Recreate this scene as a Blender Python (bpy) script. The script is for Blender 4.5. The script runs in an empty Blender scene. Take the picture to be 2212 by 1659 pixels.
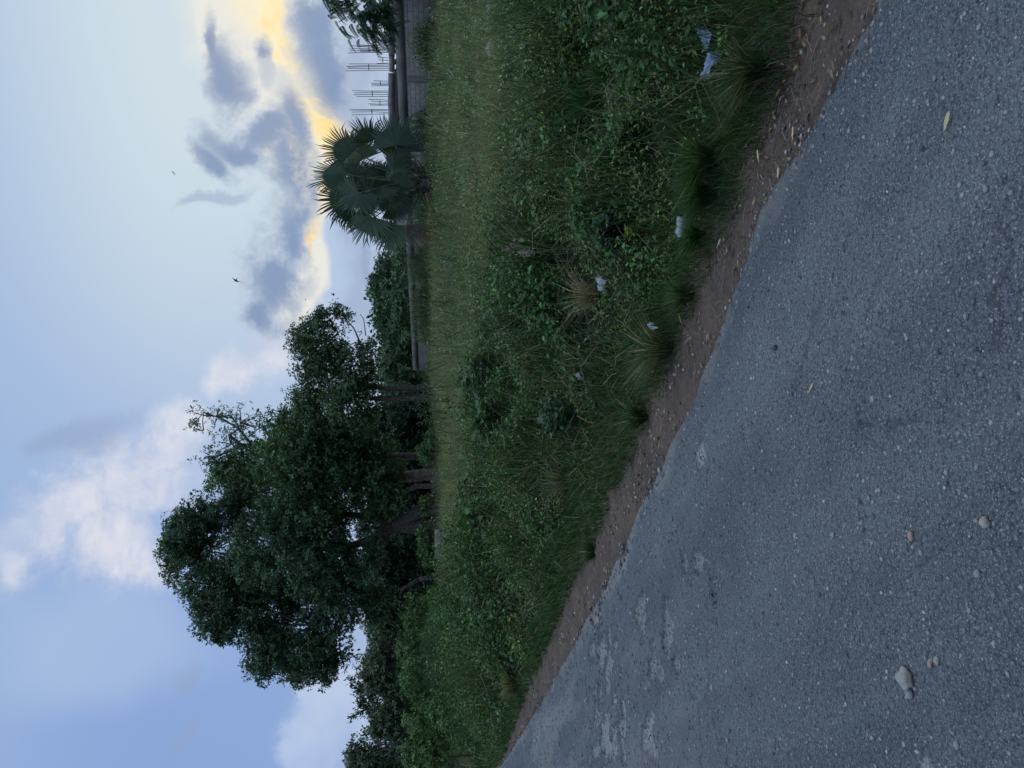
import bpy, math, random
import numpy as np
from mathutils import Vector, Matrix
R = math.radians
SC = bpy.context.scene
COL = SC.collection
rng = np.random.default_rng(11)
random.seed(5)

# ------------------------------------------------------------------ camera
H, PITCH, FPX = 1.55, R(5.71), 760.0          # eye height, downward pitch, focal length in pixels of a 1024 px wide frame
cam_d = bpy.data.cameras.new('camera')
cam_d.sensor_width = 36.0
cam_d.lens = FPX / 1024 * 36.0
cam_d.clip_start, cam_d.clip_end = 0.05, 3000
cam = bpy.data.objects.new('camera', cam_d)
COL.objects.link(cam)
cp, sp = math.cos(PITCH), math.sin(PITCH)
FWD = Vector((0, cp, -sp)); UPV = Vector((0, sp, cp)); RGT = Vector((1, 0, 0))
# the phone was held upright but the picture is stored on its side: picture-up is world right
cx_, cy_, cz_ = -UPV, RGT, -FWD
cam.matrix_world = Matrix(((cx_.x, cy_.x, cz_.x, 0), (cx_.y, cy_.y, cz_.y, 0), (cx_.z, cy_.z, cz_.z, H), (0, 0, 0, 1)))
SC.camera = cam

K = 1024 / 2212.0                              # photo coordinates are read from a 2212 px wide view
def ray(x, y):
    u, v = 768 - y * K, x * K
    return FWD + RGT * ((u - 384) / FPX) - UPV * ((v - 512) / FPX)
def at_y(x, y, Y):                             # point on the sight line at world depth Y
    d = ray(x, y)
    return Vector((0, 0, H)) + d * (Y / d.y)

# ------------------------------------------------------------------ view, world, sun
SC.view_settings.view_transform = 'Standard'
SC.view_settings.look = 'None'
SC.view_settings.exposure = 0.0
SC.view_settings.gamma = 1.0
SUN_AZ, SUN_EL = R(27), R(13)

class NG:
    """terse node building"""
    def __init__(s, nt): s.nt = nt; s.N = nt.nodes; s.L = nt.links
    def put(s, node, key, val):
        sock = node.inputs[key]
        if isinstance(val, bpy.types.NodeSocket): s.L.new(val, sock)
        elif isinstance(val, bpy.types.Node): s.L.new(val.outputs[0], sock)
        else:
            if isinstance(val, (tuple, list)) and len(val) == 3 and sock.type == 'RGBA': val = (*val, 1)
            sock.default_value = val
    def n(s, typ, ins=None, **props):
        nd = s.N.new(typ)
        for k, v in props.items(): setattr(nd, k, v)
        for k, v in (ins or {}).items(): s.put(nd, k, v)
        return nd
    def m(s, op, a, b=0.0, c=0.0, clamp=False):
        nd = s.n('ShaderNodeMath', {0: a, 1: b, 2: c}, operation=op); nd.use_clamp = clamp
        return nd.outputs[0]
    def v(s, op, a, b=(0, 0, 0), scale=None):
        nd = s.n('ShaderNodeVectorMath', {0: a, 1: b}, operation=op)
        if scale is not None: s.put(nd, 'Scale', scale)
        return nd.outputs[1] if op in ('LENGTH', 'DISTANCE', 'DOT_PRODUCT') else nd.outputs[0]
    def step(s, x, lo, hi, a=0.0, b=1.0):
        return s.n('ShaderNodeMapRange', {0: x, 1: lo, 2: hi, 3: a, 4: b}, interpolation_type='SMOOTHSTEP').outputs[0]
    def mix(s, f, a, b, blend='MIX'):
        nd = s.n('ShaderNodeMix', data_type='RGBA', blend_type=blend)
        s.put(nd, 0, f); s.put(nd, 6, a); s.put(nd, 7, b)
        return nd.outputs[2]
    def noise(s, vec, scale, detail=3, rough=.55, out=0, dist=0.0):
        nd = s.n('ShaderNodeTexNoise', {'Vector': vec, 'Scale': scale, 'Detail': detail, 'Roughness': rough, 'Distortion': dist})
        return nd.outputs[out]

def srgb(r, g, b):
    return tuple(((c / 255 + .055) / 1.055) ** 2.4 if c > 10 else c / 255 / 12.92 for c in (r, g, b))

W = bpy.data.worlds.new('World'); SC.world = W; W.use_nodes = True
W.node_tree.nodes.clear()
g = NG(W.node_tree)
STR = 0.1
def lit(c, k=1.0): return tuple(x / STR * k for x in srgb(*c))
tc = g.n('ShaderNodeTexCoord').outputs['Generated']
sky = g.n('ShaderNodeTexSky', sky_type='NISHITA', sun_disc=False, sun_elevation=SUN_EL, sun_rotation=SUN_AZ,
          air_density=1.2, dust_density=1.5, ozone_density=1.5).outputs[0]
sep = g.n('ShaderNodeSeparateXYZ', {0: tc})
dx, dy, dz = sep.outputs
az = g.m('ARCTAN2', dx, dy); el = g.m('ARCSINE', dz)
flat = g.n('ShaderNodeCombineXYZ', {0: az, 1: el, 2: 0.0}).outputs[0]
# cloud edges: two scales of warp in direction space
w1 = g.v('SCALE', g.v('SUBTRACT', g.noise(tc, 5.0, 2, .5, 1), (.5, .5, .5)), scale=.13)
w2 = g.v('SCALE', g.v('SUBTRACT', g.noise(tc, 15.0, 5, .6, 1), (.5, .5, .5)), scale=.05)
warp = g.v('MULTIPLY', g.v('ADD', g.v('ADD', flat, w1), w2), (1, 1, 0))
warp_soft = g.v('MULTIPLY', g.v('ADD', flat, w1), (1, 1, 0))
warp_tc = g.v('ADD', tc, g.v('SCALE', w1, scale=.6))
fine = g.noise(warp_tc, 15.0, 8, .68)
streak = g.noise(g.v('MULTIPLY', tc, (9, 9, 26)), 1.6, 5, .6)
broad = g.noise(tc, 8.0, 4, .55)
def azel(x, y):
    d = ray(x, y).normalized()
    return math.atan2(d.x, d.y), math.asin(d.z)
def blob(x, y, rx, ry, rot=0.0, vec=None):
    """1 at the centre of an elliptical patch of sky, 0 at its rim, negative outside"""
    a0, e0 = azel(x, y); c, s_ = math.cos(R(rot)), math.sin(R(rot))
    a1, e1 = azel(x + rx * c, y + rx * s_); a2, e2 = azel(x - ry * s_, y + ry * c)
    l1 = math.hypot(a1 - a0, e1 - e0); l2 = math.hypot(a2 - a0, e2 - e0)
    th = math.atan2(e1 - e0, a1 - a0)
    mp = g.n('ShaderNodeMapping', {'Vector': vec if vec is not None else warp, 'Location': (a0, e0, 0), 'Rotation': (0, 0, th), 'Scale': (l1, l2, 1)}, vector_type='TEXTURE')
    return g.m('SUBTRACT', 1.0, g.v('LENGTH', mp.outputs[0]))
def union(bs):
    r = bs[0]
    for b in bs[1:]: r = g.m('SMOOTH_MAX', r, b, .15)
    return r
# clear-sky base: thin bright veil toward the sun, deeper blue away from it
sund = (math.sin(SUN_AZ) * math.cos(SUN_EL), math.cos(SUN_AZ) * math.cos(SUN_EL), math.sin(SUN_EL))
ang = g.m('ARCCOSINE', g.m('MINIMUM', g.v('DOT_PRODUCT', tc, sund), .9999))
veil = g.mix(g.step(ang, .10, .80), lit((207, 223, 231)), lit((140, 170, 222)))
veil = g.mix(g.step(ang, .6, 1.4), veil, lit((132, 160, 210)))
veil = g.mix(g.step(el, .30, .62), veil, lit((160, 187, 224)))
veil = g.mix(g.step(el, .80, 1.05), veil, lit((202, 221, 246), 2.05))      # unseen overhead sky, brightened to add light on the ground
veil = g.mix(g.step(el, .20, .04, 0, .8), veil, lit((176, 195, 223)))
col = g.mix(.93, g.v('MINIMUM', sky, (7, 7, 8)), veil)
# pale high haze on the far left and the low right
col = g.mix(g.m('MULTIPLY', g.step(union([blob(230, 1400, 330, 190, 0, warp_soft), blob(700, 560, 130, 260, 0, warp_soft)]), 0, .7), .6), col, lit((176, 196, 228)))
# cream bank and gold rim around the hidden sun
sn1 = g.m('SUBTRACT', streak, .5); fn = g.m('SUBTRACT', fine, .5); bn = g.m('SUBTRACT', broad, .5)
cream = union([blob(560, 50, 125, 300, -8, warp_soft), blob(640, 300, 95, 150, 12, warp_soft), blob(640, 560, 34, 130, 12, warp_soft)])
col = g.mix(g.m('MULTIPLY', g.step(g.m('ADD', cream, g.m('MULTIPLY', sn1, .8)), -.28, .3), .94), col, lit((238, 236, 226)))
gold = union([blob(592, 5, 62, 100, -6), blob(632, 100, 42, 76, -20), blob(662, 200, 54, 96, 14), blob(692, 264, 62, 92, 10), blob(642, 390, 32, 90, -20), blob(650, 500, 18, 60, 10)])
gv = g.step(g.m('ADD', gold, g.m('MULTIPLY', fn, 2.2)), -.25, .6)
col = g.mix(g.m('MULTIPLY', gv, .92), col, g.mix(g.step(fine, .36, .64), lit((255, 220, 140), 1.05), lit((255, 242, 206), 1.05)))
# white heaps
white = union([blob(150, 1140, 95, 270, 49), blob(400, 1050, 60, 110, 10), blob(300, 1060, 110, 150, 30), blob(40, 1240, 60, 90, 45), blob(390, 960, 60, 80, 30), blob(280, 1190, 120, 110, 0), blob(525, 800, 40, 80, 25), blob(590, 720, 55, 80, 10)])
wv = g.step(g.m('ADD', white, g.m('ADD', g.m('MULTIPLY', bn, 1.1), g.m('ADD', g.m('MULTIPLY', fn, 1.5), g.m('MULTIPLY', sn1, .2)))), -.3, .75)
wcol = g.mix(g.step(g.m('ADD', g.m('MULTIPLY', broad, .6), g.m('MULTIPLY', fine, .4)), .36, .62), lit((190, 202, 228)), lit((227, 227, 235)))
col = g.mix(g.m('MULTIPLY', wv, g.step(streak, .30, .56, .58, .92)), col, wcol)
heap = union([blob(655, 1610, 80, 130, 0), blob(700, 1510, 66, 85, 0), blob(640, 1470, 40, 50, 0), blob(775, 1470, 60, 80, 0), blob(780, 1600, 60, 120, 0)])
hv = g.step(g.m('ADD', heap, g.m('MULTIPLY', bn, .7)), -.12, .22)
hcol = g.mix(g.step(broad, .35, .65), lit((164, 186, 225)), lit((192, 207, 232)))
col = g.mix(g.m('MULTIPLY', hv, .8), col, hcol)
# blue-grey clouds
low = union([blob(775, 300, 70, 190, 6), blob(760, 560, 60, 200, 0), blob(800, 120, 50, 160, 0)])
col = g.mix(g.m('MULTIPLY', g.step(g.m('ADD', low, g.m('MULTIPLY', fn, 2.0)), -.3, .7), .7), col, lit((160, 176, 205)))
dark = union([blob(497, 168, 38, 90, 6), blob(482, 95, 20, 55, 10), blob(440, 358, 32, 56, -20), blob(492, 330, 44, 66, -50), blob(560, 298, 54, 88, 50), blob(618, 270, 38, 90, 14), blob(590, 370, 52, 86, 0), blob(606, 440, 54, 100, 0), blob(592, 515, 68, 110, 5), blob(574, 595, 70, 92, 5), blob(568, 668, 46, 50, 0), blob(590, 130, 20, 50, 20),
              blob(728, 135, 66, 140, 4), blob(715, 40, 62, 84, 0)])
dv = g.step(g.m('ADD', dark, g.m('ADD', g.m('MULTIPLY', fn, 3.0), g.m('MULTIPLY', bn, .5))), -.36, .5)
dcol = g.mix(g.step(g.m('ADD', dark, g.m('MULTIPLY', fn, 1.2)), -.1, .75), lit((178, 190, 208)), lit((126, 148, 184)))
col = g.mix(g.m('MULTIPLY', dv, .86), col, dcol)
glow = union([blob(600, 120, 110, 260, -6, warp_soft), blob(630, 340, 90, 170, 10, warp_soft), blob(640, 560, 60, 130, 8, warp_soft)])
mot = g.m('MULTIPLY', g.step(g.m('ADD', fine, g.m('MULTIPLY', bn, .25)), .50, .66), g.step(glow, -.05, .55))
col = g.mix(g.m('MULTIPLY', mot, .62), col, g.mix(g.step(broad, .4, .6), lit((244, 232, 206)), lit((226, 228, 226))))
wisp = union([blob(215, 940, 46, 150, 62), blob(390, 1480, 26, 80, 40), blob(380, 1610, 22, 60, 30), blob(440, 440, 16, 80, 60) , blob(770, 560, 20, 60, 0)])
col = g.mix(g.m('MULTIPLY', g.step(g.m('ADD', wisp, g.m('MULTIPLY', fn, 1.1)), -.1, .7), .5), col, lit((146, 164, 198)))
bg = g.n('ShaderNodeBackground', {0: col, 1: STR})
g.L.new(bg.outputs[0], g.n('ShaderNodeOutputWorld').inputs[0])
W.cycles.sampling_method = 'MANUAL'; W.cycles.sample_map_resolution = 512

sun_d = bpy.data.lights.new('sun', 'SUN'); sun_d.energy = 0.5; sun_d.angle = R(18); sun_d.color = (1, .86, .66)
sun = bpy.data.objects.new('sun', sun_d); COL.objects.link(sun)
sun.rotation_euler = Vector(sund).to_track_quat('Z', 'Y').to_euler()

# ------------------------------------------------------------------ numpy helpers
def hash2(i, j, seed):
    h = (i.astype(np.int64) * 374761393 + j.astype(np.int64) * 668265263 + seed * 974711) & 0xffffffff
    h = ((h ^ (h >> 13)) * 1274126177) & 0xffffffff
    return ((h ^ (h >> 16)) & 0xffff) / 65535.0
def vnoise(x, y, seed=0):
    x = np.asarray(x, float); y = np.asarray(y, float)
    i, j = np.floor(x), np.floor(y); fx, fy = x - i, y - j
    fx = fx * fx * (3 - 2 * fx); fy = fy * fy * (3 - 2 * fy)
    a, b = hash2(i, j, seed), hash2(i + 1, j, seed); c, d = hash2(i, j + 1, seed), hash2(i + 1, j + 1, seed)
    return (a * (1 - fx) + b * fx) * (1 - fy) + (c * (1 - fx) + d * fx) * fy
def fbm(x, y, seed=0, oct=4):
    r, amp, t = 0, .5, 0
    for k in range(oct):
        r = r + amp * vnoise(np.asarray(x) * 2 ** k, np.asarray(y) * 2 ** k, seed + k * 7); t += amp; amp *= .5
    return r / t
def sstep(a, b, x):
    t = np.clip((np.asarray(x, float) - a) / (b - a), 0, 1); return t * t * (3 - 2 * t)

def mesh_from(name, V, faces, mat, parent=None, col=None, smooth=False, loc=None, mats=None, midx=None):
    """one mesh object out of numpy arrays; faces = list of (m,k) index arrays"""
    me = bpy.data.meshes.new(name)
    V = np.asarray(V, dtype=np.float32)
    if loc is not None: V = V - np.asarray(loc, dtype=np.float32)
    faces = [np.asarray(f, dtype=np.int32) for f in faces if len(f)]
    idx = np.concatenate([f.ravel() for f in faces])
    tot = np.concatenate([np.full(len(f), f.shape[1], dtype=np.int32) for f in faces])
    start = np.concatenate([[0], np.cumsum(tot)[:-1]]).astype(np.int32)
    me.vertices.add(len(V)); me.vertices.foreach_set('co', V.ravel())
    me.loops.add(len(idx)); me.loops.foreach_set('vertex_index', idx)
    me.polygons.add(len(tot)); me.polygons.foreach_set('loop_start', start)
    if smooth: me.polygons.foreach_set('use_smooth', np.ones(len(tot), dtype=bool))
    me.update(calc_edges=True)
    if col is not None:
        c = np.ones((len(V), 4), dtype=np.float32); c[:, :3] = col
        a = me.attributes.new('col', 'FLOAT_COLOR', 'POINT'); a.data.foreach_set('color', c.ravel())
    for m_ in (mats or [mat]): me.materials.append(m_)
    if midx is not None: me.polygons.foreach_set('material_index', np.asarray(midx, dtype=np.int32))
    o = bpy.data.objects.new(name, me); COL.objects.link(o)
    if parent is not None: o.parent = parent
    if loc is not None: o.location = loc
    return o
def tag(o, label=None, cat=None, group=None, kind=None):
    if label: o['label'] = label
    if cat: o['category'] = cat
    if group: o['group'] = group
    if kind: o['kind'] = kind
    return o
def empty(name, loc, label, cat, group=None):
    o = bpy.data.objects.new(name, None); COL.objects.link(o); o.location = loc; o.empty_display_size = .2
    return tag(o, label, cat, group)
class MB:
    """collects numpy pieces"""
    def __init__(s): s.V = []; s.F = {}; s.C = []; s.n = 0
    def add(s, V, faces, col=None):
        V = np.asarray(V, float)
        for f in faces:
            f = np.asarray(f)
            if len(f): s.F.setdefault(f.shape[1], []).append(f + s.n)
        s.V.append(V); s.n += len(V)
        if col is not None: s.C.append(np.broadcast_to(np.asarray(col, float), (len(V), 3)))
    def build(s, name, mat, parent=None, smooth=False, loc=None):
        return mesh_from(name, np.concatenate(s.V), [np.concatenate(f) for f in s.F.values()], mat, parent,
                         np.concatenate(s.C) if s.C else None, smooth, loc)
    def tube(s, pts, rad, sides=7, col=None, cap=True):
        P = np.asarray([tuple(p) for p in pts], float); k = len(P)
        rad = np.broadcast_to(np.asarray(rad, float), (k,))
        T = np.gradient(P, axis=0); T /= np.linalg.norm(T, axis=1)[:, None] + 1e-9
        ref = np.array([0.31, .17, .94]) if abs(T[0, 2]) < .85 else np.array([.95, .2, .1])
        A = np.cross(T, ref); A /= np.linalg.norm(A, axis=1)[:, None] + 1e-9
        B = np.cross(T, A)
        th = np.arange(sides) / sides * 2 * np.pi
        V = P[:, None, :] + rad[:, None, None] * (np.cos(th)[None, :, None] * A[:, None, :] + np.sin(th)[None, :, None] * B[:, None, :])
        i = np.arange(k - 1)[:, None] * sides; j = np.arange(sides)[None, :]; j2 = (j + 1) % sides
        F = np.stack([i + j, i + j2, i + sides + j2, i + sides + j], -1).reshape(-1, 4)
        fs = [F]
        if cap: fs += [np.arange(sides)[::-1][None, :], (np.arange(sides) + (k - 1) * sides)[None, :]]
        s.add(V.reshape(-1, 3), fs, col)
    def box(s, c, size, rot=None, col=None):
        q = np.array([[x, y, z] for z in (-.5, .5) for y in (-.5, .5) for x in (-.5, .5)]) * np.asarray(size)
        if rot is not None: q = q @ np.asarray(rot).T
        s.add(q + np.asarray(c), [np.array([[0, 2, 3, 1], [4, 5, 7, 6], [0, 1, 5, 4], [2, 6, 7, 3], [0, 4, 6, 2], [1, 3, 7, 5]])], col)

# ------------------------------------------------------------------ ground frame: s along the road, n into the field
AX = np.array([-math.sin(R(35)), math.cos(R(35))]); NX = np.array([math.cos(R(35)), math.sin(R(35))])
def flat_pt(x, y):
    d = ray(x, y); t = -H / d.z; return np.array([d.x * t, d.y * t])
EDGE_A = [(1900, 0), (1640, 470), (1500, 860), (1430, 1000), (1300, 1280), (1180, 1500), (1080, 1659)]
EDGE_G = [(1760, 0), (1640, 290), (1530, 560), (1420, 830), (1350, 1000), (1270, 1180), (1190, 1370), (1120, 1540), (1085, 1640)]
def edge_fn(px):
    P = np.array([flat_pt(*p) for p in px]); s = P @ AX; n = P @ NX
    o = np.argsort(s); s, n = s[o], n[o]
    s = np.concatenate([[s[0] - 40], s, [s[-1] + 150]]); n = np.concatenate([[n[0] - 1.0], n, [n[-1] + 16]])
    return lambda q: np.interp(q, s, n)
nA, nG0 = edge_fn(EDGE_A), edge_fn(EDGE_G)
def nG(s): return np.maximum(nG0(s), nA(s) + .08)
def sn(x, y): return np.asarray(x) * AX[0] + np.asarray(y) * AX[1], np.asarray(x) * NX[0] + np.asarray(y) * NX[1]
def xy(s, n): return s * AX[0] + n * NX[0], s * AX[1] + n * NX[1]
def terrain(x, y):
    s, n = sn(x, y); m = n - nG(s)
    z = np.interp(m, [-.12, 0, 1, 2.5, 5, 25, 60, 400], [-.09, -.015, .10, .22, .36, 1.38, 1.7, 2.0])
    z = np.where(n < nA(s) + .02, -.09, z)
    return z + sstep(.1, 3, m) * ((fbm(x * .35, y * .35, 3) - .5) * .22 + (fbm(x * 1.7, y * 1.7, 9) - .5) * .08)
def on_ground(x, y, lift=0.0):
    d = ray(x, y); t = np.concatenate([np.linspace(1.5, 15, 700), np.linspace(15.05, 70, 900)])
    zz = H + d.z * t - terrain(d.x * t, d.y * t) - lift
    k = int(np.argmax(zz < 0)) if (zz < 0).any() else len(t) - 1
    return Vector((d.x * t[k], d.y * t[k], float(terrain(d.x * t[k], d.y * t[k]))))

# ------------------------------------------------------------------ materials
def new_mat(name):
    m = bpy.data.materials.new(name); m.use_nodes = True; m.node_tree.nodes.clear()
    q = NG(m.node_tree); q.out = q.n('ShaderNodeOutputMaterial'); q.obj = q.n('ShaderNodeTexCoord').outputs['Object']
    q.pos = q.n('ShaderNodeNewGeometry').outputs['Position']
    return m, q
def finish(q, shader): q.L.new(shader.outputs[0], q.out.inputs[0])
def plain(name, c1, c2, scale=6.0, rough=.85, bump=0.0, bscale=30.0, spec=.25):
    m, q = new_mat(name)
    c = q.mix(q.step(q.noise(q.obj, scale, 5), .3, .7), c1, c2)
    p = q.n('ShaderNodeBsdfPrincipled', {'Base Color': c, 'Roughness': rough, 'Specular IOR Level': spec})
    if bump: q.put(p, 'Normal', q.n('ShaderNodeBump', {'Height': q.noise(q.obj, bscale, 6), 'Strength': bump, 'Distance': .02}).outputs[0])
    finish(q, p); return m
def leaf_mat(name, trans=.25, rough=.55, spec=.3, tint=(1, 1, 1)):
    """colour of each leaf comes from its own 'col' attribute"""
    m, q = new_mat(name)
    c = q.n('ShaderNodeAttribute', attribute_name='col').outputs['Color']
    c = q.mix(1.0, c, tint, 'MULTIPLY')
    p = q.n('ShaderNodeBsdfPrincipled', {'Base Color': c, 'Roughness': rough, 'Specular IOR Level': spec})
    if trans:
        t = q.n('ShaderNodeBsdfTranslucent', {0: q.mix(1.0, c, (1.25, 1.3, .55), 'MULTIPLY')})
        p = q.n('ShaderNodeMixShader', {0: trans, 1: p.outputs[0], 2: t.outputs[0]})
    finish(q, p); return m
M_LEAF = leaf_mat('leaf', .16, .55, .25); M_GRASS = leaf_mat('grass', .2, .6, .25); M_PALM = leaf_mat('palm leaf', .12, .5, .35)
M_DRY = leaf_mat('dry leaf', .15, .8, .15)
M_BARK = plain('bark', srgb(108, 98, 88), srgb(60, 54, 50), 9, .9, .8, 24)
M_BARK_P = plain('pale bark', srgb(120, 112, 104), srgb(70, 66, 62), 6, .9, .6, 24)
M_CONC = plain('concrete', srgb(138, 134, 128), srgb(104, 102, 98), 3, .9, .4, 20)
M_STONE = plain('stone', srgb(166, 162, 154), srgb(112, 108, 102), 14, .85, .5, 60)
M_RUST = plain('rusty steel', srgb(66, 52, 46), srgb(40, 36, 36), 20, .7)

def asphalt_mat():
    m, q = new_mat('worn asphalt')
    big = q.noise(q.pos, .55, 5, .6); mid = q.noise(q.pos, 3.5, 5, .6); gr = q.noise(q.pos, 70, 4, .65)
    base = q.mix(q.step(big, .3, .72), srgb(98, 106, 110), srgb(126, 133, 136))
    base = q.mix(q.step(mid, .35, .75, 0, .55), base, srgb(86, 93, 98))
    base = q.mix(q.step(gr, .42, .66, 0, .85), base, srgb(46, 50, 54))
    base = q.mix(q.step(q.noise(q.pos, 30, 4, .7), .52, .72, 0, .7), base, srgb(50, 54, 58))
    base = q.mix(q.step(q.noise(q.pos, 150, 2, .5), .56, .70, 0, .9), base, srgb(178, 180, 178))
    # aggregate showing through: chips of pale stone
    vo = q.n('ShaderNodeTexVoronoi', {'Vector': q.pos, 'Scale': 62.0, 'Randomness': 1.0})
    sel = q.n('ShaderNodeSeparateColor', {0: vo.outputs['Color']}).outputs[0]
    chip = q.m('MULTIPLY', q.step(vo.outputs['Distance'], .42, .22), q.step(sel, .70, .74))
    base = q.mix(q.m('MULTIPLY', chip, .5), base, srgb(150, 148, 146))
    vo2 = q.n('ShaderNodeTexVoronoi', {'Vector': q.pos, 'Scale': 24.0, 'Randomness': 1.0})
    sel2 = q.n('ShaderNodeSeparateColor', {0: vo2.outputs['Color']}).outputs[1]
    chip2 = q.m('MULTIPLY', q.step(vo2.outputs['Distance'], .34, .2), q.step(sel2, .86, .88))
    base = q.mix(q.m('MULTIPLY', chip2, .35), base, srgb(150, 148, 144))
    # worn, dusty hollows where the surface has broken up
    worn = q.n('ShaderNodeAttribute', attribute_name='col')
    wv_ = q.n('ShaderNodeSeparateColor', {0: worn.outputs['Color']})
    crumb = q.m('ADD', q.m('MULTIPLY', q.m('SUBTRACT', q.noise(q.pos, 14, 5, .7), .5), 1.6), q.m('MULTIPLY', q.m('SUBTRACT', gr, .5), 1.0))
    pit = q.m('MULTIPLY', wv_.outputs[0], q.m('ADD', .75, crumb))
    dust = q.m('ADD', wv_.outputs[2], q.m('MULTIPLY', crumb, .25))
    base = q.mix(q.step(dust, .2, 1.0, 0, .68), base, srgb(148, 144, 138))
    base = q.mix(q.step(pit, .25, .75, 0, .85), base, q.mix(q.step(gr, .35, .65), srgb(112, 114, 112), srgb(196, 194, 186)))
    base = q.mix(q.m('MULTIPLY', wv_.outputs[1], .8), base, srgb(70, 66, 64))
    al = q.n('ShaderNodeMapping', {'Vector': q.pos, 'Rotation': (0, 0, R(-125)), 'Scale': (1, 1, 1)}).outputs[0]
    lane = q.noise(q.v('MULTIPLY', al, (.22, 1.5, 1)), 1.0, 4, .6)
    base = q.mix(q.step(lane, .35, .7, 0, .34), base, srgb(66, 72, 76)); base = q.mix(q.step(lane, .55, .25, 0, .28), base, srgb(140, 146, 148))
    dis = q.v('ADD', q.pos, q.v('SCALE', q.noise(q.pos, 5, 4, .6, 1), scale=.35))
    ck = q.n('ShaderNodeTexVoronoi', {'Vector': dis, 'Scale': .85}, feature='DISTANCE_TO_EDGE').outputs[0]
    crk = q.m('MULTIPLY', q.step(ck, .016, .003), q.step(q.noise(q.pos, .7, 3), .50, .60))
    base = q.mix(q.m('MULTIPLY', crk, .5), base, srgb(34, 36, 40))
    vo3 = q.n('ShaderNodeTexVoronoi', {'Vector': q.v('ADD', q.pos, q.v('SCALE', q.noise(q.pos, 40, 3, .6, 1), scale=.02)), 'Scale': 34.0, 'Randomness': 1.0})
    sel3 = q.n('ShaderNodeSeparateColor', {0: vo3.outputs['Color']}).outputs[2]
    pock = q.m('MULTIPLY', q.step(vo3.outputs['Distance'], .42, .2), q.step(sel3, .74, .78))
    base = q.mix(q.m('MULTIPLY', pock, .7), base, srgb(40, 43, 47))
    h = q.m('SUBTRACT', q.m('ADD', q.m('MULTIPLY', gr, .6), q.m('ADD', q.m('MULTIPLY', chip, .35), q.m('MULTIPLY', q.noise(q.pos, 26, 5, .7), 1.3))), q.m('MULTIPLY', pock, .5))
    b = q.n('ShaderNodeBump', {'Height': h, 'Strength': 1.0, 'Distance': .03})
    finish(q, q.n('ShaderNodeBsdfPrincipled', {'Base Color': base, 'Roughness': .72, 'Specular IOR Level': .4, 'Normal': b.outputs[0]}))
    return m
def dirt_mat():
    m, q = new_mat('red dirt')
    c = q.mix(q.step(q.noise(q.pos, 2.2, 5), .3, .7), srgb(118, 98, 83), srgb(90, 81, 74))
    c = q.mix(q.step(q.noise(q.pos, 45, 5, .65), .35, .7, 0, .6), c, srgb(70, 60, 55))
    c = q.mix(q.step(q.noise(q.pos, 110, 2), .62, .72, 0, .7), c, srgb(150, 138, 128))
    b = q.n('ShaderNodeBump', {'Height': q.noise(q.pos, 40, 6, .7), 'Strength': 1.0, 'Distance': .02})
    finish(q, q.n('ShaderNodeBsdfPrincipled', {'Base Color': c, 'Roughness': .95, 'Specular IOR Level': .15, 'Normal': b.outputs[0]}))
    return m
def soil_mat():
    m, q = new_mat('field soil')
    c = q.mix(q.step(q.noise(q.pos, .8, 5), .35, .7), srgb(40, 40, 30), srgb(54, 50, 40))
    c = q.mix(q.step(q.noise(q.pos, 9, 5), .4, .7, 0, .7), c, srgb(40, 48, 30))
    b = q.n('ShaderNodeBump', {'Height': q.noise(q.pos, 14, 6, .7), 'Strength': 1.0, 'Distance': .05})
    finish(q, q.n('ShaderNodeBsdfPrincipled', {'Base Color': c, 'Roughness': 1.0, 'Specular IOR Level': .1, 'Normal': b.outputs[0]}))
    return m

# ------------------------------------------------------------------ ground, shoulder, road
def sheet(name, S, Nn, zfn, mat, colfn=None, smooth=True):
    ss, nn = np.meshgrid(S, Nn, indexing='ij') if Nn.ndim == 1 else (np.repeat(S[:, None], Nn.shape[1], 1), Nn)
    X, Y = xy(ss, nn); Z = zfn(X, Y, ss, nn)
    a, b = ss.shape; i = np.arange(a - 1)[:, None] * b; j = np.arange(b - 1)[None, :]
    F = np.stack([i + j, i + j + 1, i + b + j + 1, i + b + j], -1).reshape(-1, 4)[:, ::-1]
    V = np.stack([X, Y, Z], -1).reshape(-1, 3)
    o = mesh_from(name, V, [F], mat, smooth=smooth, col=None if colfn is None else colfn(X, Y, ss, nn).reshape(-1, 3))
    return tag(o, kind='structure')
S_g = np.concatenate([np.linspace(-300, -20, 8), np.linspace(-18, 45, 230), np.linspace(47, 100, 40), np.linspace(120, 500, 8)])
N_g = np.concatenate([np.linspace(-300, -20, 8), np.linspace(-15, 0, 16), np.linspace(.2, 12, 120), np.linspace(12.3, 45, 90), np.linspace(50, 500, 14)])
sheet('ground', S_g, N_g, lambda X, Y, s, n: terrain(X, Y), soil_mat())

PITS = []                                     # hollows in the asphalt: ground position, half sizes along s and n, depth
for (x, y, ls, ln, dpt) in [(1440, 1385, .30, .26, .035), (1415, 1440, .22, .2, .03), (1385, 1320, .22, .22, .02), (1300, 1420, .8, .5, .03), (1310, 1600, .9, .45, .03), (1535, 1275, .12, .12, .04), (1495, 1215, .2, .17, .025), (1515, 985, .16, .16, .008), (1400, 1590, .3, .2, .02), (1345, 1200, .3, .16, .015), (1940, 1310, .05, .05, .01), (1985, 1640, .12, .1, .01)]:
    s0, n0 = sn(*flat_pt(x, y)); PITS.append((float(s0), float(n0), ls, ln, dpt))
def pits(s, n):
    r = np.zeros_like(s); dsum = np.zeros_like(s)
    wob = (fbm(s * 6, n * 8, 21, 5) - .42) * 2.6
    for (s0, n0, ls, ln, dpt) in PITS:
        d = np.hypot((s - s0) / ls, (n - n0) / ln) + wob
        k = sstep(1.0, .45, d); r = np.maximum(r, k); dsum = np.maximum(dsum, k * dpt)
    return r, dsum
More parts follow.
